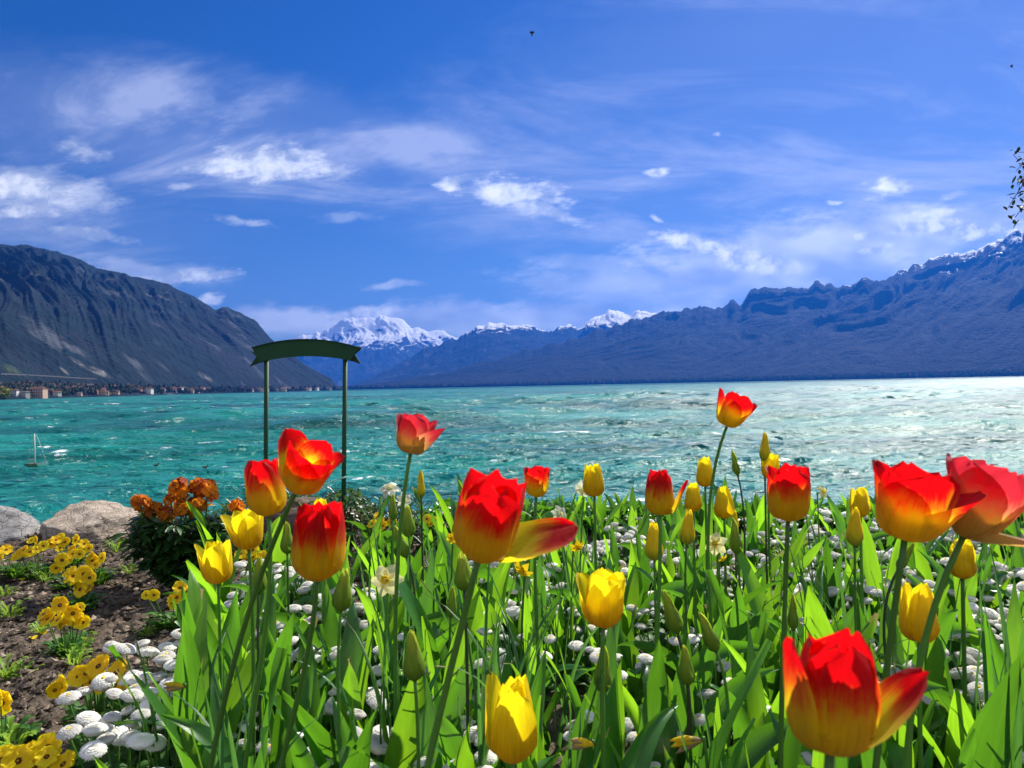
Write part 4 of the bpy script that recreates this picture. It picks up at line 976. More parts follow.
DF = [(387, 580, 1.25, 'cream', (-.1, -.9, .25), 'pale cream daffodil with six open petals under the leaves of the salmon tulip', .026, 6),
      (583, 489, 1.85, 'white', (-.5, -.7, -.3), 'white daffodil leaning out from behind the round double yellow tulip', .022, 4),
      (716, 544, 1.6, 'cream', (-.4, -.8, .2), 'small cream daffodil in the shade between the yellow cluster and a green bud', .024, 5),
      (559, 514, 2.0, 'white', (.3, -.8, .1), 'faded pale daffodil behind the big red tulip', .022, 6),
      (523, 569, 1.45, 'yellow', (-.5, -.6, -.5), 'nodding yellow daffodil close under the big red tulip', .020, 7),
      (577, 546, 1.7, 'yellow', (.2, -.7, -.5), 'nodding yellow daffodil above the flared yellow tulip', .017, 7),
      (390, 490, 2.7, 'white', (.0, -.5, .6), 'withered white daffodil standing over the brown scrub by the sign', .036, 4),
      (404, 500, 2.2, 'white', (.3, -.8, .1), 'greenish white daffodil beside the foot of the salmon tulip stem', .022, 6),
      (822, 492, 2.4, 'cream', (.4, -.6, .3), 'small pale daffodil against the glittering water', .022, 7),
      (722, 558, 1.75, 'yellow', (.3, -.4, -.6), 'little orange-yellow daffodil beneath the cream one', .013, 4),
      (176, 688, 1.25, 'wilted', (-1, 0, -.05), 'wilted yellow daffodil bent flat over the daisies at the soil side', .018, 7),
      (582, 744, .95, 'wilted', (-1, 0, .1), 'wilted daffodil with yellow shrunken petals near the bottom edge below the long green bud', .018, 6),
      (690, 744, .98, 'wilted', (-1, -.1, -.2), 'wilted daffodil hanging from a thick bent dry stalk near the bottom edge', .020, 5),
      (452, 538, 1.9, 'yellow', (-.2, -.8, 0), 'small yellow daffodil beside the rim of the big red tulip', .015, 5)]
for i, (px, py, d, k, f, lab, R, nl) in enumerate(DF): daffodil(px, py, d, k, f, lab, nl, R, seed=i + 3)
for i, (px, py, d) in enumerate([(478, 560, 1.5), (500, 575, 1.3), (522, 590, 1.6), (545, 580, 1.8), (510, 610, 1.1), (470, 620, 1.15), (240, 660, 1.1), (222, 700, 1.0), (820, 545, 1.9), (806, 560, 1.6), (843, 570, 1.5), (372, 545, 1.8), (395, 560, 1.5), (385, 610, 1.2), (330, 560, 2.0),
        (560, 560, 1.5), (996, 590, 1.3), (1010, 660, 1.05), (975, 640, 1.15), (946, 590, 1.6), (880, 560, 1.8), (640, 540, 2.2), (590, 520, 2.4), (300, 540, 2.3), (480, 505, 2.7), (610, 505, 2.8), (555, 500, 2.8), (670, 520, 2.6), (890, 640, 1.2), (760, 560, 2.0), (440, 510, 2.5), (1005, 520, 2.4)]):
    o = daffodil(px, py, d, None, None, None, 5 + i % 3, seed=100 + i, name='daffodil_plant'); o['group'] = 'daffodil clumps without flowers'
    o['label'] = rel_label('clump of narrow daffodil leaves', P(px, py + 20, d))

# ------------------------------------------------------------------ pansies
def pansy_flower(seed, R=.0255):
    r = random.Random(seed); b = MB()
    # two upper, two side, one broad lower petal
    for k, (az, ln, wd, z) in enumerate(((1.95, 1.0, .80, -.14), (1.19, 1.0, .80, -.08), (2.95, .95, .70, .0), (.19, .95, .70, .03), (-1.57, .98, .92, .08))):
        n, mcount = 8, 9; V = []; U = []
        for i in range(n + 1):
            s = i / n
            for j in range(mcount):
                t = -1 + 2 * j / (mcount - 1); w = wd * math.sin(math.pi * min(.86, .08 + s * .80)) ** .8
                x = ln * (s * (1 - .20 * t * t * s)); y = t * w
                zz = z + .10 * s + .22 * s * s * math.sin(t * 5 + seed * 1.7 + k * 2) * .5 + .05 * math.sin(t * 11 + k) * s * s
                X = x * math.cos(az) - y * math.sin(az); Y = x * math.sin(az) + y * math.cos(az)
                V.append((R * X, R * Y, R * zz)); U.append((X, Y))
        b.add(V, [(i * mcount + j, i * mcount + j + 1, (i + 1) * mcount + j + 1, (i + 1) * mcount + j) for i in range(n) for j in range(mcount - 1)], 0, U)
    return b.mesh('flower', M['pansy'])
PF = [pansy_flower(i) for i in range(5)]
PR = [rosette(50 + i, .062, 46, .05, 'pleaf', .010) for i in range(3)]
def pansy(px, py, d, offs, label, sc=1.0, seed=0, fol=1.0):
    """offs: pixel offsets of each flower"""
    r = random.Random(seed); c = P(px, py, d); g0 = gz(c.x, c.y + .01)
    root = thing('pansy_plant', label, 'pansy', (c.x, c.y + .01, g0), 'yellow pansies')
    ob('foliage', r.choice(PR), root, rot=(0, 0, r.uniform(0, 6)), sc=fol)
    offs = offs + [(dx + r.uniform(-8, 8), dy + r.uniform(-5, 6), s * r.uniform(.7, 1)) for dx, dy, s in offs if r.random() < .75]
    for dx, dy, s in offs:
        p = P(px + dx, py + dy, d + r.uniform(-.03, .03)) - root.location
        p.z = max(p.z, .035)
        q = Vector((r.uniform(-.9, .8), -1, r.uniform(-.1, 1.3))).normalized()
        f = ob('flower', PF[r.randrange(5)], root, p, None, s * sc); f.rotation_mode = 'QUATERNION'
        f.rotation_quaternion = q.to_track_quat('Z', 'Y')
        b = MB(); b.tube(bez((p.x * .3, p.y * .3, 0), (p.x * .9, p.y + .01, p.z * .7), tuple(p - q * .004), 5), .0014, 5); b.build('stem', M['stem'], root)
def dground(py, z=.07): return Gd(300, py, z).y
for i, (px, py, offs, lab, sc) in enumerate([
    (14, 552, [(-8, -2, 1), (3, 4, 1.0), (-14, 6, .9), (10, -2, .8)], 'yellow pansy plant cut by the picture edge, in front of the grey boulder', 1.0),
    (38, 549, [(-8, 3, 1.1), (5, -3, .9), (-2, -9, .7)], 'orange-yellow pansy plant second from the picture edge, in front of the grey boulder', 1.0),
    (70, 542, [(-14, -2, .9), (-5, 0, .9), (6, -2, .95), (14, 2, .9), (2, 8, .8), (-10, 6, .8)], 'dense yellow pansy plant right in front of the beige boulder', 1.0),
    (68, 560, [(-6, 0, 1.05), (5, -6, .9), (-12, 8, .8)], 'yellow pansy plant just below the dense one in front of the beige boulder', 1.0),
    (96, 560, [(-4, 0, .9), (6, -2, .9), (-1, 5, .7)], 'small yellow pansy plant between the beige boulder and the dark bush', 1.0),
    (80, 580, [(-10, -8, .95), (4, -6, 1.1), (6, 10, 1.15), (-6, 2, .6)], 'deep orange pansy plant with a large drooping flower on the shaded soil', 1.0),
    (65, 616, [(-17, 3, .95), (-9, -10, 1.0), (-7, 4, .9), (5, 0, 1.0), (14, -8, .7), (13, 4, .9)], 'yellow pansy plant with six flowers alone in the middle of the bare soil', 1.0),
    (95, 678, [(-33, 8, .95), (-16, -2, .95), (4, -12, 1.05), (6, 4, 1.0), (22, -6, 1.05), (26, 8, .9), (-4, 4, .8)], 'broad golden pansy plant beside the drift of white daisies', 1.0),
    (1, 702, [(2, 0, 1.0), (-14, 8, 1)], 'single golden pansy flower at the picture edge low on the soil', 1.0),
    (38, 762, [(-36, -2, 1.0), (-22, 0, 1.0), (6, -12, .9), (-4, 4, .9), (14, -1, .95), (26, 2, .9), (-12, -6, 1)], 'golden pansy plant at the bottom corner with dark blotched flowers', 1.0),
    (172, 598, [(-18, -3, .7), (0, 4, .95), (8, -10, .9), (26, -12, .9), (14, -4, .7), (26, 0, .7)], 'yellow pansy plant with dark centres, under the dark bush beside the tulip leaves', 1.0),
    (247, 552, [(-6, 2, .9), (6, -2, .9), (0, 8, .8), (14, 6, .8)], 'yellow pansy plant hidden low under the broad yellow tulip', 1.0),
    (290, 548, [(-6, 2, .8), (8, -6, .8), (0, 10, .7)], 'yellow pansy plant behind the lowest red tulip', 1.0),
    (380, 524, [(-8, 0, .95), (3, 2, .9), (12, -2, .9), (-2, -8, .8)], 'yellow pansy plant behind the fat green bud', 1.0),
    (430, 519, [(-3, 0, .9), (5, 2, .8)], 'orange-yellow pansy right of the fat green bud near the water', 1.0),
    (955, 540, [(0, 0, .8), (8, 3, .8)], 'yellow pansy with dark eyes under the faded pink tulip', 1.0)]):
    pansy(px, py, dground(py + 4, .075) if py < 500 or px < 200 else dground(py, .16), offs, lab, sc, i)
# sprouts and dropped petals on the soil
for i, (px, py, s) in enumerate([(10, 612, 1.1), (75, 652, .9), (84, 636, .7), (148, 628, .7), (8, 668, 1.0), (24, 664, .8), (14, 742, 1.1), (118, 545, 1.2), (5, 590, .8), (48, 575, .9), (40, 632, .6), (130, 570, .8), (255, 560, 1.2), (62, 600, .7)]):
    p = Gd(px, py, .02); o = tag(ob('seedling', rosette(90 + i, .045, 26, .05, 'sprout', .006), None, (p.x, p.y, gz(p.x, p.y)), sc=s), None, 'seedling', 'green seedlings on the soil')
    o['label'] = ['light green seedling by the picture edge level with the lone pansy plant', 'yellow-green seedling just below the lone pansy plant', 'tiny seedling between the lone pansy plant and the golden pansies', 'small bright seedling beside the topmost daisies of the drift',
                  'feathery green seedling at the picture edge above the single golden pansy', 'seedling just right of the feathery one at the picture edge', 'bright seedling just above the corner pansies', 'leafy green weed between the beige boulder and the dark bush',
                  'dark little seedling at the picture edge below the first pansies', 'seedling below the second pansy plant near the fallen petal', 'seedling beside the fallen yellow petal on the soil', 'seedling in the shade of the dark bush',
                  'curly green weed under the yellow tulip beside the bush', 'seedling above the lone pansy plant'][i]
for i, (px, py) in enumerate([(22, 579), (43, 636), (33, 640)]):
    p = Gd(px, py, .01); b = MB(); V = [(.011 * math.cos(a) * (1 + .2 * math.sin(3 * a)), .009 * math.sin(a), .004 * math.sin(2 * a) + .004) for a in [k * .6283 for k in range(10)]]
    b.add([(0, 0, .006)] + V, [(0, 1 + k, 1 + (k + 1) % 10) for k in range(10)], 0); V2 = [(x, y, z - .0008) for x, y, z in [(0, 0, .006)] + V]; b.add(V2, [(0, 1 + (k + 1) % 10, 1 + k) for k in range(10)], 0)
    tag(b.build('fallen_petal', M['dyel'], None, (p.x, p.y, gz(p.x, p.y) + .006)), ['yellow fallen petal on the soil above the lone pansy plant', 'yellow fallen petal on the soil below the lone pansy plant', 'smaller darker fallen petal beside the one below the lone pansy plant'][i], 'petal', 'petals dropped on the soil')

# ------------------------------------------------------------------ the dark bush with orange flowers
def leaf_blob(b, pts, L, w, m=0, r=None, droop=.2):
    for p, dirv in pts:
        dv = Vector(dirv).normalized(); sd_ = dv.cross(Vector((r.uniform(-.4, .4), r.uniform(-.4, .4), 1))).normalized(); up = sd_.cross(dv); l = L * r.uniform(.6, 1.15); V = []; U = []
        for k, (s, ww) in enumerate(((0, .2), (.3, .8), (.6, 1), (.85, .6), (1, .05))):
            c = Vector(p) + dv * l * s - Vector((0, 0, 1)) * droop * l * s * s
            for t in (-1, 0, 1): V.append(tuple(c + sd_ * t * w * ww * .5 + up * abs(t) * w * .12)); U.append((t, s))
        b.add(V, [(i * 3 + j, i * 3 + j + 1, i * 3 + j + 4, i * 3 + j + 3) for i in range(4) for j in range(2)], m, U)
def wallflower():
    r = random.Random(77); d = 2.78; base = P(188, 578, d); base.z = gz(base.x, base.y)
    root = thing('wallflower_bush', 'dark green bush topped with orange wallflowers between the beige boulder and the tulips', 'flowering bush', base)
    sb = MB(); fb = MB(); pts = []
    for k in range(34):
        a = r.uniform(0, 6.28); q = r.random() ** .5; tx, ty = .23 * q * math.cos(a) * 1.05, .16 * q * math.sin(a); h = .29 * (1 - .26 * q * q) * r.uniform(.8, 1.05)
        cv = bez((tx * .15, ty * .15, 0), (tx * .8, ty * .8, h * .45), (tx, ty, h), 10)
        sb.tube(cv, [.0035 - .0002 * i for i in range(11)], 5)
        for i in range(74):
            t = r.uniform(.12, 1.0); c = cv[min(10, int(t * 10))]; aa = r.uniform(0, 6.28); out = Vector((math.cos(aa), math.sin(aa), r.uniform(-.25, .75))); out += Vector((c.x, c.y, 0)) * 2.2
            pts.append((c, out))
    leaf_blob(fb, pts, .070, .019, 0, r, .35)
    fb.build('foliage', M['wleaf'], root); sb.build('stem', M['twig'], root)
    for (px, py, n, R) in [(141, 504, 9, .030), (155, 511, 12, .034), (166, 515, 8, .028), (180, 489, 15, .036), (186, 509, 12, .036), (197, 505, 8, .03), (207, 492, 20, .046), (199, 487, 9, .03), (237, 507, 6, .024), (171, 500, 6, .024)]:
        c = P(px, py, d + r.uniform(-.07, .05)) - base; b = MB()
        for i in range(n * 3):
            n_ = Vector((r.gauss(0, 1), r.gauss(0, 1) - .4, r.gauss(0, 1) + .5)).normalized(); p0 = c + n_ * R * r.uniform(.55, 1.0); q = n_.to_track_quat('Z', 'Y'); fr = .017 * r.uniform(.7, 1.15)
            for k in range(4):
                az = k * 1.571 + r.uniform(-.2, .2); V = []; U = []
                for s, w in ((.05, .2), (.5, .85), (.85, .95), (1.05, .5)):
                    for t in (-1, 0, 1):
                        v = q @ Vector((fr * (s * math.cos(az) - t * w * .5 * math.sin(az)), fr * (s * math.sin(az) + t * w * .5 * math.cos(az)), fr * (.25 * s + .15 * abs(t) * s * r.uniform(-1, 1)))); V.append(tuple(p0 + v)); U.append((t, s))
                b.add(V, [(i_ * 3 + j, i_ * 3 + j + 1, i_ * 3 + j + 4, i_ * 3 + j + 3) for i_ in range(3) for j in range(2)], 1 if (i % 5 == 0 or (n_.z > .8 and i % 2)) else 0, U)
        b.build('flower_cluster', [M['worange'], M['wdark']], root)
        b = MB(); b.tube(bez((c.x * .8, c.y * .8, .16), (c.x, c.y, c.z * .8), tuple(c), 5), .003, 5); b.build('stem', M['stem'], root)
wallflower()

# scrub around the foot of the sign and along the rim
def scrub(px0, px1, pyt, d, depth, n, label, m='scrub', seed=0, twigs=14, L=.035, zmin=0.02):
    r = random.Random(seed); a, c = P(px0, pyt, d), P(px1, pyt, d); h = (a.z + c.z) / 2; cx, cyy = (a.x + c.x) / 2, (a.y + c.y) / 2
    w = abs(c.x - a.x) / 2; root = thing('shrub', label, 'shrub', (cx, cyy, gz(cx, cyy)), 'low scrub along the rim of the bank')
    f = MB(); pts = []; t = MB()
    for i in range(n):
        x = w * r.uniform(-1, 1); y = depth * r.uniform(-1, 1); hh = h * (1 - .35 * (x / w) ** 2) * (.75 + .35 * fbm(x * 9 + seed, y * 9, 2)); z = zmin + (hh - zmin) * r.random() ** .6
        pts.append(((x, y, z), (r.uniform(-1, 1), r.uniform(-1, 1), r.uniform(-.3, 1))))
    leaf_blob(f, pts, L, L * .38, 0, r, .15); f.build('foliage', M[m], root)
    for i in range(twigs):
        x = w * r.uniform(-.9, .9); y = depth * r.uniform(-1, 1); e = (x + r.uniform(-.12, .12), y + r.uniform(-.05, .05), h * r.uniform(.6, 1.12)); t.tube(bez((x * .6, y, 0), (x, y, h * .5), e, 6), [.004, .0036, .003, .0026, .002, .0014, .0008], 5)
    t.build('twigs' if False else 'branch', M['twig'], root)
scrub(250, 322, 490, 3.45, .14, 900, 'dark leafy scrub behind the broad yellow tulip, below the left sign post', seed=1)
scrub(310, 372, 488, 3.4, .14, 900, 'dark glossy scrub around the foot of the right sign post', seed=2)
scrub(358, 425, 497, 3.3, .14, 520, 'brown twiggy scrub between the sign and the salmon tulip', seed=3, twigs=34)
scrub(215, 262, 496, 3.5, .12, 500, 'dark scrub in the gap between the orange-flowered bush and the left sign post', seed=4)
for i, (a, b_, t_) in enumerate([(430, 510, 512), (505, 590, 508), (585, 680, 507), (675, 770, 512), (765, 860, 510), (850, 950, 508), (940, 1040, 505), (1030, 1130, 505)]):
    scrub(a, b_, t_, 3.7, .16, 620, ['low green growth on the rim behind the big red tulip', 'low green growth on the rim behind the small open red tulip', 'low green growth on the rim behind the red tulip with the turned petal', 'low green growth on the rim behind the tight yellow cluster',
        'low green growth on the rim behind the ragged rimmed red tulip', 'low green growth on the rim behind the wide open red tulip', 'low green growth on the rim behind the faded pink tulip', 'low green growth on the rim at the picture edge past the pink tulip'][i], m='leaf', seed=10 + i, L=.07, twigs=6)

# ------------------------------------------------------------------ the green sign
def sign():
    d = 3.3; m = simple('green_paint', (.008, .060, .024), .6, .3, .25, 14, .1)
    m2 = simple('dark_green_paint', (.006, .036, .016), .6, .3, .25, 14, .1)
    base = P(304, 470, d); base.z = 0
    root = thing('sign_stand', 'dark green sign stand with an arched empty ribbon board on two posts before the lake', 'sign', base)
    def poly(name, top, bot, thick, dy, mt):
        n = len(top); V = []
        for off in (-thick / 2, thick / 2):
            for px, py in top + bot: p = P(px, py, d) - base; V.append((p.x, p.y + dy + off, p.z))
        Fc = []; N = 2 * n
        for i in range(n - 1): Fc.append((i, i + 1, n + i + 1, n + i)); Fc.append((N + i, N + n + i, N + n + i + 1, N + i + 1)); Fc.append((i, N + i, N + i + 1, i + 1)); Fc.append((n + i, n + i + 1, N + n + i + 1, N + n + i))
        Fc.append((0, n, N + n, N)); Fc.append((n - 1, N + n - 1, N + 2 * n - 1, 2 * n - 1))
        return ob(name, mk(name, V, Fc, mt, smooth=False), root)
    tx = np.linspace(0, 1, 21)
    top = [(252 + 107 * t, 347.5 - 0.3 * t - 8.4 * (1 - (2 * t - 1) ** 2)) for t in tx]; bot = [(259.5 + 91 * t, 362.3 - 1.6 * t - 5.2 * (1 - (2 * t - 1) ** 2)) for t in tx]
    poly('ribbon_board', top, bot, .010, 0, m)
    poly('ribbon_tail', [(248.6, 350.2), (254, 352.4), (262, 347)], [(256.2, 356.2), (257.4, 356.6), (262, 360)], .006, .009, m)
    poly('ribbon_tail', [(256.4, 356.0), (259, 356.2), (268, 357)], [(249.2, 366.6), (259.5, 362.6), (268, 361)], .006, .009, m2)
    poly('ribbon_tail', [(352, 346), (358, 346.6), (362.6, 347.4)], [(350, 357), (354.6, 354.6), (354.9, 354.2)], .006, .009, m)
    poly('ribbon_tail', [(344, 356), (352, 354.6), (354.6, 354.4)], [(344, 360), (352, 361.2), (360.6, 364.0)], .006, .009, m2)
    poly('ribbon_edge', [(a, b) for a, b in top], [(a, b + 1.0) for a, b in top], .022, 0, m2)
    for (x0, y0, x1, y1) in ((265.6, 358, 264.4, 560), (344.6, 357, 342.4, 560)):
        p0 = P(x0, y0, d) - base; p1 = P(x1, y1, d) - base; k = (p1.z - 0 + .1) ; 
        t = (p0.z + .08) / (p0.z - p1.z); pe = p0 + (p1 - p0) * t
        b = MB(); b.tube([tuple(p0 + Vector((0, .012, 0))), tuple((p0 + pe) / 2 + Vector((0, .012, 0))), tuple(pe + Vector((0, .012, 0)))], .0098, 12); b.build('post', m, root)
    a = P(343, 478, d) - base; c = P(322, 486, d) - base
    b = MB(); b.tube(bez(tuple(a + Vector((0, -.003, .002))), tuple((a + c) / 2 + Vector((0, 0, .004))), tuple(c + Vector((0, -.01, 0))), 6), .0028, 6)
    b.tube([tuple(a + Vector((-.013, .0, -.004))), tuple(a + Vector((0, -.004, 0))), tuple(a + Vector((.013, .0, .004)))], .0035, 6)
    b.build('tie', simple('pale_cord', (.35, .62, .52), .6, .3, .1), root)
sign()

# ------------------------------------------------------------------ boat and birds
def lake_at(px, py): return Gd(px, py, LAKE)
def boat():
    wp = lake_at(36, 466.5); s = 1.0
    root = thing('sailing_boat', 'tiny sailing boat with bare mast and stays, white bow, afloat near the shore', 'boat', wp, rz=R_(3)); root.scale = (1, 1.3, 1.15)
    wt = simple('boat_white', (.80, .80, .78), .4, .4, .05); gr = simple('boat_grey', (.22, .20, .16), .6, .3, .2); gn = simple('boat_rigging', (.5, .58, .48), .6, .3, .1)
    b = MB(); sec = [(-.62, .05, .06, .15), (-.45, .20, .0, .20), (0, .26, -.02, .20), (.35, .20, -.01, .23), (.55, .10, .03, .27), (.66, .015, .10, .30)]
    V = []
    for x, w, zk, zg in sec:
        for t in (-1, -.6, 0, .6, 1): V.append((x, t * w, zk + (zg - zk) * abs(t) ** 1.6 - .03))
    b.add(V, [(i * 5 + j, i * 5 + j + 1, i * 5 + j + 6, i * 5 + j + 5) for i in range(5) for j in range(4)])
    b.add([(x, t * w * .96, zg - .05) for x, w, zk, zg in sec for t in (-1, 1)], [(i * 2, i * 2 + 1, i * 2 + 3, i * 2 + 2) for i in range(5)])
    b.build('hull', gr, root)
    b = MB(); V = []
    for x, w, zk, zg in [(.18, .235, -.015, .215), (.35, .205, -.01, .23), (.55, .105, .03, .27), (.675, .018, .10, .30)]:
        for t in (-1, -.6, 0, .6, 1): V.append((x, t * w * 1.03, zk + (zg - zk) * abs(t) ** 1.6 - .034))
    b.add(V, [(i * 5 + j, i * 5 + j + 1, i * 5 + j + 6, i * 5 + j + 5) for i in range(3) for j in range(4)]); b.add([(.2, -.2, .2), (.2, .2, .2), (.55, .09, .27), (.55, -.09, .27)], [(0, 1, 2, 3)])
    b.build('bow', wt, root)
    b = MB(); b.tube([(-.05, 0, 0), (-.05, 0, 1.62)], [.035, .025], 8); b.build('mast', gn, root)
    for e in ((-.50, 0, .14), (.56, 0, .26)):
        b = MB(); b.tube([(-.05 + (.10 if e[0] > .3 else 0), 0, 1.58 if e[0] != -.36 else 1.2), e], .011, 5); b.build('stay', gn, root)
    b = MB(); b.tube([(-.05, 0, .36), (-.55, 0, .32)], .016, 6); b.build('boom', gn, root)
boat()
def water_bird(px, py, label, s=1.0):
    p = lake_at(px, py); b = MB(); dk = simple('bird_feathers', (.10, .07, .06), .8, .2, .3)
    root = thing('water_bird', label, 'bird', p); 
    b.tube([(-.20, 0, .10), (-.15, 0, .07), (-.04, 0, .05), (.08, 0, .05), (.13, 0, .10), (.15, 0, .17), (.18, 0, .20), (.215, 0, .20), (.27, 0, .19)], [.008, .04, .075, .07, .035, .028, .034, .026, .004], 10)
    o = b.build('body', dk, root); root.scale = (s, s, s)
water_bird(156, 466, 'small dark water bird floating on the lake, the one closer to the boat', .8); water_bird(205, 468, 'small dark water bird floating on the lake, the one closer to the sign', .8)
def sky_bird():
    p = P(532, 33, 60); root = thing('flying_bird', 'small dark bird flying high in the clear sky', 'bird', p); dk = simple('bird_dark', (.02, .02, .022), .8, .2, .2)
    b = MB(); b.tube([(-.02, 0, -.26), (0, 0, -.16), (0, 0, 0), (0, 0, .12), (0, 0, .2)], [.02, .05, .065, .04, .006], 8)
    for s in (-1, 1): b.add([(0, -.03, .08), (0, .03, -.08), (s * .18, -.1, -.02), (s * .16, -.1, .1), (s * .12, -.06, .02)], [(0, 1, 2, 3), (0, 1, 4)])
    b.build('body', dk, root)
sky_bird()

# ------------------------------------------------------------------ far shore: houses, trees, viaduct, woods
def surf(name, px, s):
    xs, sv, D, Z, X = RANGES[name]; fi = np.interp(px, xs, np.arange(len(xs))); fs = np.interp(s, sv, np.arange(len(sv)))
    i, j = int(fs), int(fi); i = min(i, len(sv) - 2); j = min(j, len(xs) - 2); a, c = fs - i, fi - j
    def L(Aa): return (Aa[i, j] * (1 - a) + Aa[i + 1, j] * a) * (1 - c) + (Aa[i, j + 1] * (1 - a) + Aa[i + 1, j + 1] * a) * c
    return Vector((L(X), L(D), max(L(Z), LAKE)))
HW = [simple(f'house_wall_{c}', col, .9, .1, .06, .2) for c, col in (('cream', (.58, .52, .42)), ('white', (.68, .66, .62)), ('pink', (.56, .38, .28)), ('grey', (.36, .34, .32)), ('ochre', (.46, .34, .2)))]
HR = [simple(f'house_roof_{c}', col, .9, .1, .1, .2) for c, col in (('brown', (.14, .075, .05)), ('grey', (.13, .12, .12)), ('red', (.26, .11, .07)))]
WIN = simple('dark_window', (.03, .035, .045), .3, .5, .05)
def house_mesh(w, dpt, h, rh):
    wb = MB(); wb.box((0, 0, h / 2 - 3), (w / 2, dpt / 2, h / 2 + 3))
    rb = MB(); e = 1.0; V = [(-w / 2 - e, -dpt / 2 - e, h), (w / 2 + e, -dpt / 2 - e, h), (w / 2 + e, dpt / 2 + e, h), (-w / 2 - e, dpt / 2 + e, h), (-w / 2 * .7, 0, h + rh), (w / 2 * .7, 0, h + rh)]
    rb.add([(x, y, z + .05) for x, y, z in V], [(0, 1, 5, 4), (2, 3, 4, 5), (1, 2, 5), (3, 0, 4), (3, 2, 1, 0)])
    return wb, rb
hr = random.Random(4)
def house(px, s, w, h, wall, roof, label, group=None, wins=None):
    p = surf('left_mountain', px, s); dpt = w * .6; wb, rb = house_mesh(w, dpt, h, w * .16)
    root = thing('house', label, 'house', p, group, rz=R_(hr.uniform(-25, 25)) if not wins else 0)
    wb.build('wall', HW[wall], root, smooth=False); rb.build('roof', HR[roof], root, smooth=False)
    if wins:
        for r0 in range(wins[1]):
            for c in range(wins[0]):
                b = MB(); b.box((-w / 2 + (c + .5) * w / wins[0], -dpt / 2, h * (r0 + .55) / wins[1]), (w / wins[0] * .22, .12, h / wins[1] * .28)); b.build('window', WIN, root, smooth=False)
house(38, .012, 28, 15, 2, 0, 'large pinkish shore building with rows of windows, biggest of the far town', None, (6, 3))
house(24, .010, 16, 9, 3, 1, 'grey low shore building next to the large pinkish one')
house(57, .015, 15, 8, 0, 2, 'cream shore house on the other side of the large pinkish building')
house(14, .025, 14, 10, 1, 0, 'white house behind the yellow-green tree on the far shore', None, (4, 2))
house(148, .03, 26, 13, 1, 0, 'bright white house standing alone further along the far shore')
for i in range(95):
    px = 340 * hr.random() ** 1.25 - 6; s = hr.uniform(.010, .165) if px < 130 else hr.uniform(.008, .10)
    sz = float(np.interp(px, [0, 120, 330], [10, 13, 22]))
    tier = 'shore' if s < .05 else ('slope' if s < .11 else 'upper')
    house(px, s, sz * hr.uniform(.8, 1.4), sz * hr.uniform(.5, .8), hr.randrange(5), hr.randrange(3), f'small distant house in the {tier} rows of the town under the mountain', f'houses in the {tier} rows of the far town')
fol_d = simple('far_tree_dark', (.022, .040, .018), .9, .1, .5, .4); fol_g = simple('far_tree_green', (.055, .085, .025), .9, .1, .5, .4); fol_y = simple('far_tree_yellow', (.30, .28, .05), .9, .1, .4, .4); brk = simple('far_trunk', (.07, .05, .035), .9, .1)
def crown_mesh(seed, h, w, m, conic=False, n=70):
    r = random.Random(seed); b = MB()
    for i in range(n):
        t = r.random(); z = h * (.2 + .8 * t); rad = w / 2 * ((1.05 - t) if conic else math.sin(math.pi * (.12 + .83 * t)) ** .6); a = r.uniform(0, 6.28); q = rad * r.random() ** .4
        c = Vector((q * math.cos(a), q * math.sin(a), z)); s = w * r.uniform(.10, .2)
        V = [tuple(c + Vector((r.gauss(0, 1), r.gauss(0, 1), r.gauss(0, .7))).normalized() * s) for _ in range(6)]
        b.add(V, [(0, 1, 2), (3, 4, 5), (0, 3, 4), (1, 4, 5), (2, 5, 3), (0, 4, 1), (1, 5, 2), (2, 3, 0)])
    return b.mesh('crown', m, smooth=False)
CR = [(crown_mesh(1, 14, 11, fol_d), 'dark round'), (crown_mesh(2, 18, 8, fol_d, True), 'dark pointed'), (crown_mesh(3, 13, 12, fol_g), 'green round'), (crown_mesh(4, 11, 10, fol_g), 'low green')]
tb = MB(); tb.tube([(0, 0, -2), (0, 0, 6)], [.5, .3], 6); TR = tb.mesh('trunk', brk)
def ftree(px, s, c, sc, label=None, group=None, lname='left_mountain'):
    p = surf(lname, px, s); m_, nm = c; tier = 'shoreline' if s < .04 else 'slope'
    root = thing('tree', label or f'{nm} distant tree on the {tier} of the far town', 'tree', p, group or f'{nm} trees on the {tier} of the far town', rz=hr.uniform(0, 6)); root.scale = (sc, sc, sc)
    ob('trunk', TR, root); ob('crown', m_, root)
ftree(4, .004, (crown_mesh(9, 14, 15, fol_y, n=120), 'yellow'), 1.3, 'yellow-green tree on the far shore at the picture edge', 'yellow tree at the far shore')
for i in range(120):
    px = 345 * hr.random() ** 1.1 - 8; s = hr.uniform(.003, .05) if i % 2 else hr.uniform(.05, .17)
    ftree(px, s, hr.choice(CR), float(np.interp(px, [0, 120, 330], [.7, 1.0, 1.6])) * hr.uniform(.7, 1.3))
for px in (110, 113, 117, 121, 126): ftree(px, .02, CR[1], 1.5, 'tall dark tree in the dense clump halfway along the far town', 'tall dark trees in the clump of the far town')
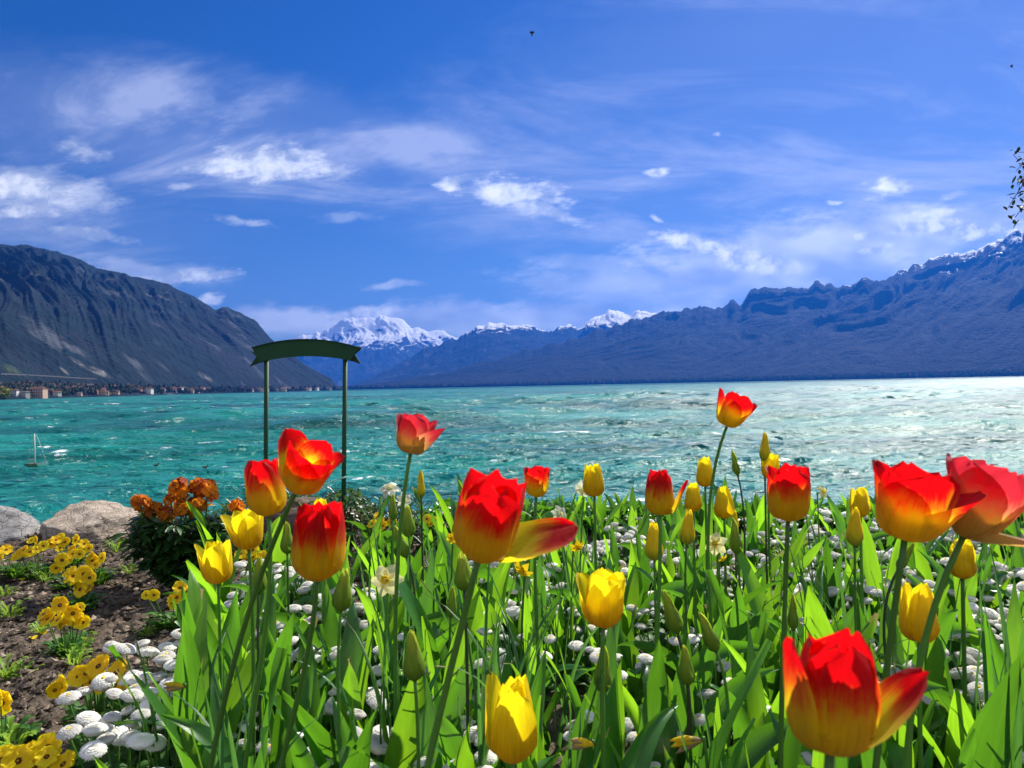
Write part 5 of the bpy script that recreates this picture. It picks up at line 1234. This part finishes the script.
def viaduct():
    m = simple('concrete', (.13, .13, .13), .9, .1); pts = [surf('left_mountain', px, .185) + Vector((0, 0, 2)) for px in range(-120, 98, 6)]
    zz = np.array([p.z for p in pts]); zz = np.convolve(np.pad(zz, 5, 'edge'), np.ones(11) / 11, 'valid')
    for p, z in zip(pts, zz): p.z = float(z)
    root = thing('viaduct', 'long pale motorway viaduct crossing the slope above the far town', 'bridge', pts[0])
    b = MB(); V = []
    for p in pts:
        q = p - pts[0]; V += [(q.x, q.y - 5, q.z + 1.2), (q.x, q.y + 5, q.z + 1.2), (q.x, q.y + 5, q.z - 1.6), (q.x, q.y - 5, q.z - 1.6)]
    b.add(V, [(i * 4 + j, i * 4 + (j + 1) % 4, i * 4 + 4 + (j + 1) % 4, i * 4 + 4 + j) for i in range(len(pts) - 1) for j in range(4)]); b.build('deck', m, root, smooth=False)
    for p in pts[1::2]:
        q = p - pts[0]; b = MB(); b.box((q.x, q.y, q.z - 1.6 - 14), (1.2, 1.6, 13.9)); b.build('pillar', m, root, smooth=False)
viaduct()
def woods(name, rng_name, p0, p1, n, s0, s1, hgt, seed):
    r = random.Random(seed); b = MB()
    for i in range(n):
        px = r.uniform(p0, p1); p = surf(rng_name, px, r.uniform(s0, s1)); h = hgt * r.uniform(.6, 1.3); w = h * r.uniform(.5, .9)
        V = [tuple(p + Vector((0, 0, h)))] + [tuple(p + Vector((w * .6 * math.cos(a + i), w * .6 * math.sin(a + i), h * r.uniform(.35, .7)))) for a in (0, 1.26, 2.5, 3.8, 5.0)] + [tuple(p + Vector((0, 0, -3)))]
        b.add(V, [(0, 1 + j, 1 + (j + 1) % 5) for j in range(5)] + [(6, 1 + (j + 1) % 5, 1 + j) for j in range(5)], 0 if r.random() < .7 else 1)
    tag(b.build(name, [fol_d, brk], smooth=False), kind='stuff')
woods('far_woods', 'right_mountain', 332, 1100, 5200, .002, .035, 34, 3)
woods('shore_woods', 'left_mountain', -60, 341, 1500, .02, .17, 11, 5)

# ------------------------------------------------------------------ tree whose twigs reach in at the edge of the picture
def near_tree():
    r = random.Random(13); d0 = 4.6; base = Vector((6.2, 5.4, 0)); base.z = gz(6.2, 5.4) if False else -3.0
    root = thing('tree', 'tree beside the view, only its small leafy twigs reaching in at the picture edge', 'tree', base)
    t = MB(); t.tube([tuple(Vector((0, 0, -.3))), (.05, 0, 2), (0, -.05, 4.2), (-.1, -.1, 6)], [.16, .13, .10, .06], 12); t.build('trunk', M['twig'], root)
    cr = MB(); lf = MB(); pts = []
    tips = [P(px, py, 4.6 + r.uniform(-.2, .3)) - base for px, py in ((1014, 152), (1016, 171), (1017, 186), (1019, 200), (1008, 208), (1014, 219), (1022, 160), (1024, 176), (1026, 210), (1032, 190), (1040, 160), (1045, 205), (1050, 180), (1060, 150), (1070, 200))]
    for k, tp in enumerate(tips):
        st = Vector((-.05, -.08, r.uniform(4.2, 5.2))) if k % 3 == 0 else P(1085 + 12 * (k % 3), 120 + 26 * (k % 4), 4.7) - base
        cv = bez(tuple(st), tuple((st + tp) / 2 + Vector((0, 0, .18))), tuple(tp), 12); cr.tube(cv, [.010 - .0007 * i for i in range(13)], 5)
        for i in range(34):
            q = cv[r.randrange(5, 13)] + Vector((r.gauss(0, .012), r.gauss(0, .02), r.gauss(0, .016))); pts.append((q, (r.gauss(0, 1), r.gauss(0, 1), r.gauss(-.2, 1))))
    for k in range(5):
        e = P(1085 + 14 * k, 130 + 25 * (k % 4), 4.7) - base; cr.tube(bez((-.05, -.08, 4.4 + .2 * k), (e.x * .5, e.y * .5, 5.2 + .1 * k), tuple(e), 8), [.03 - .0026 * i for i in range(9)], 6)
    for k in range(700):
        pts.append(((r.gauss(.1, .8), r.gauss(.2, .8), 5.6 + r.gauss(0, .55)), (r.gauss(0, 1), r.gauss(0, 1), r.gauss(-.2, 1))))
    leaf_blob(lf, pts, .046, .020, 0, r, .1); cr.build('branch', M['twig'], root); lf.build('crown', M['dim'], root)
near_tree()
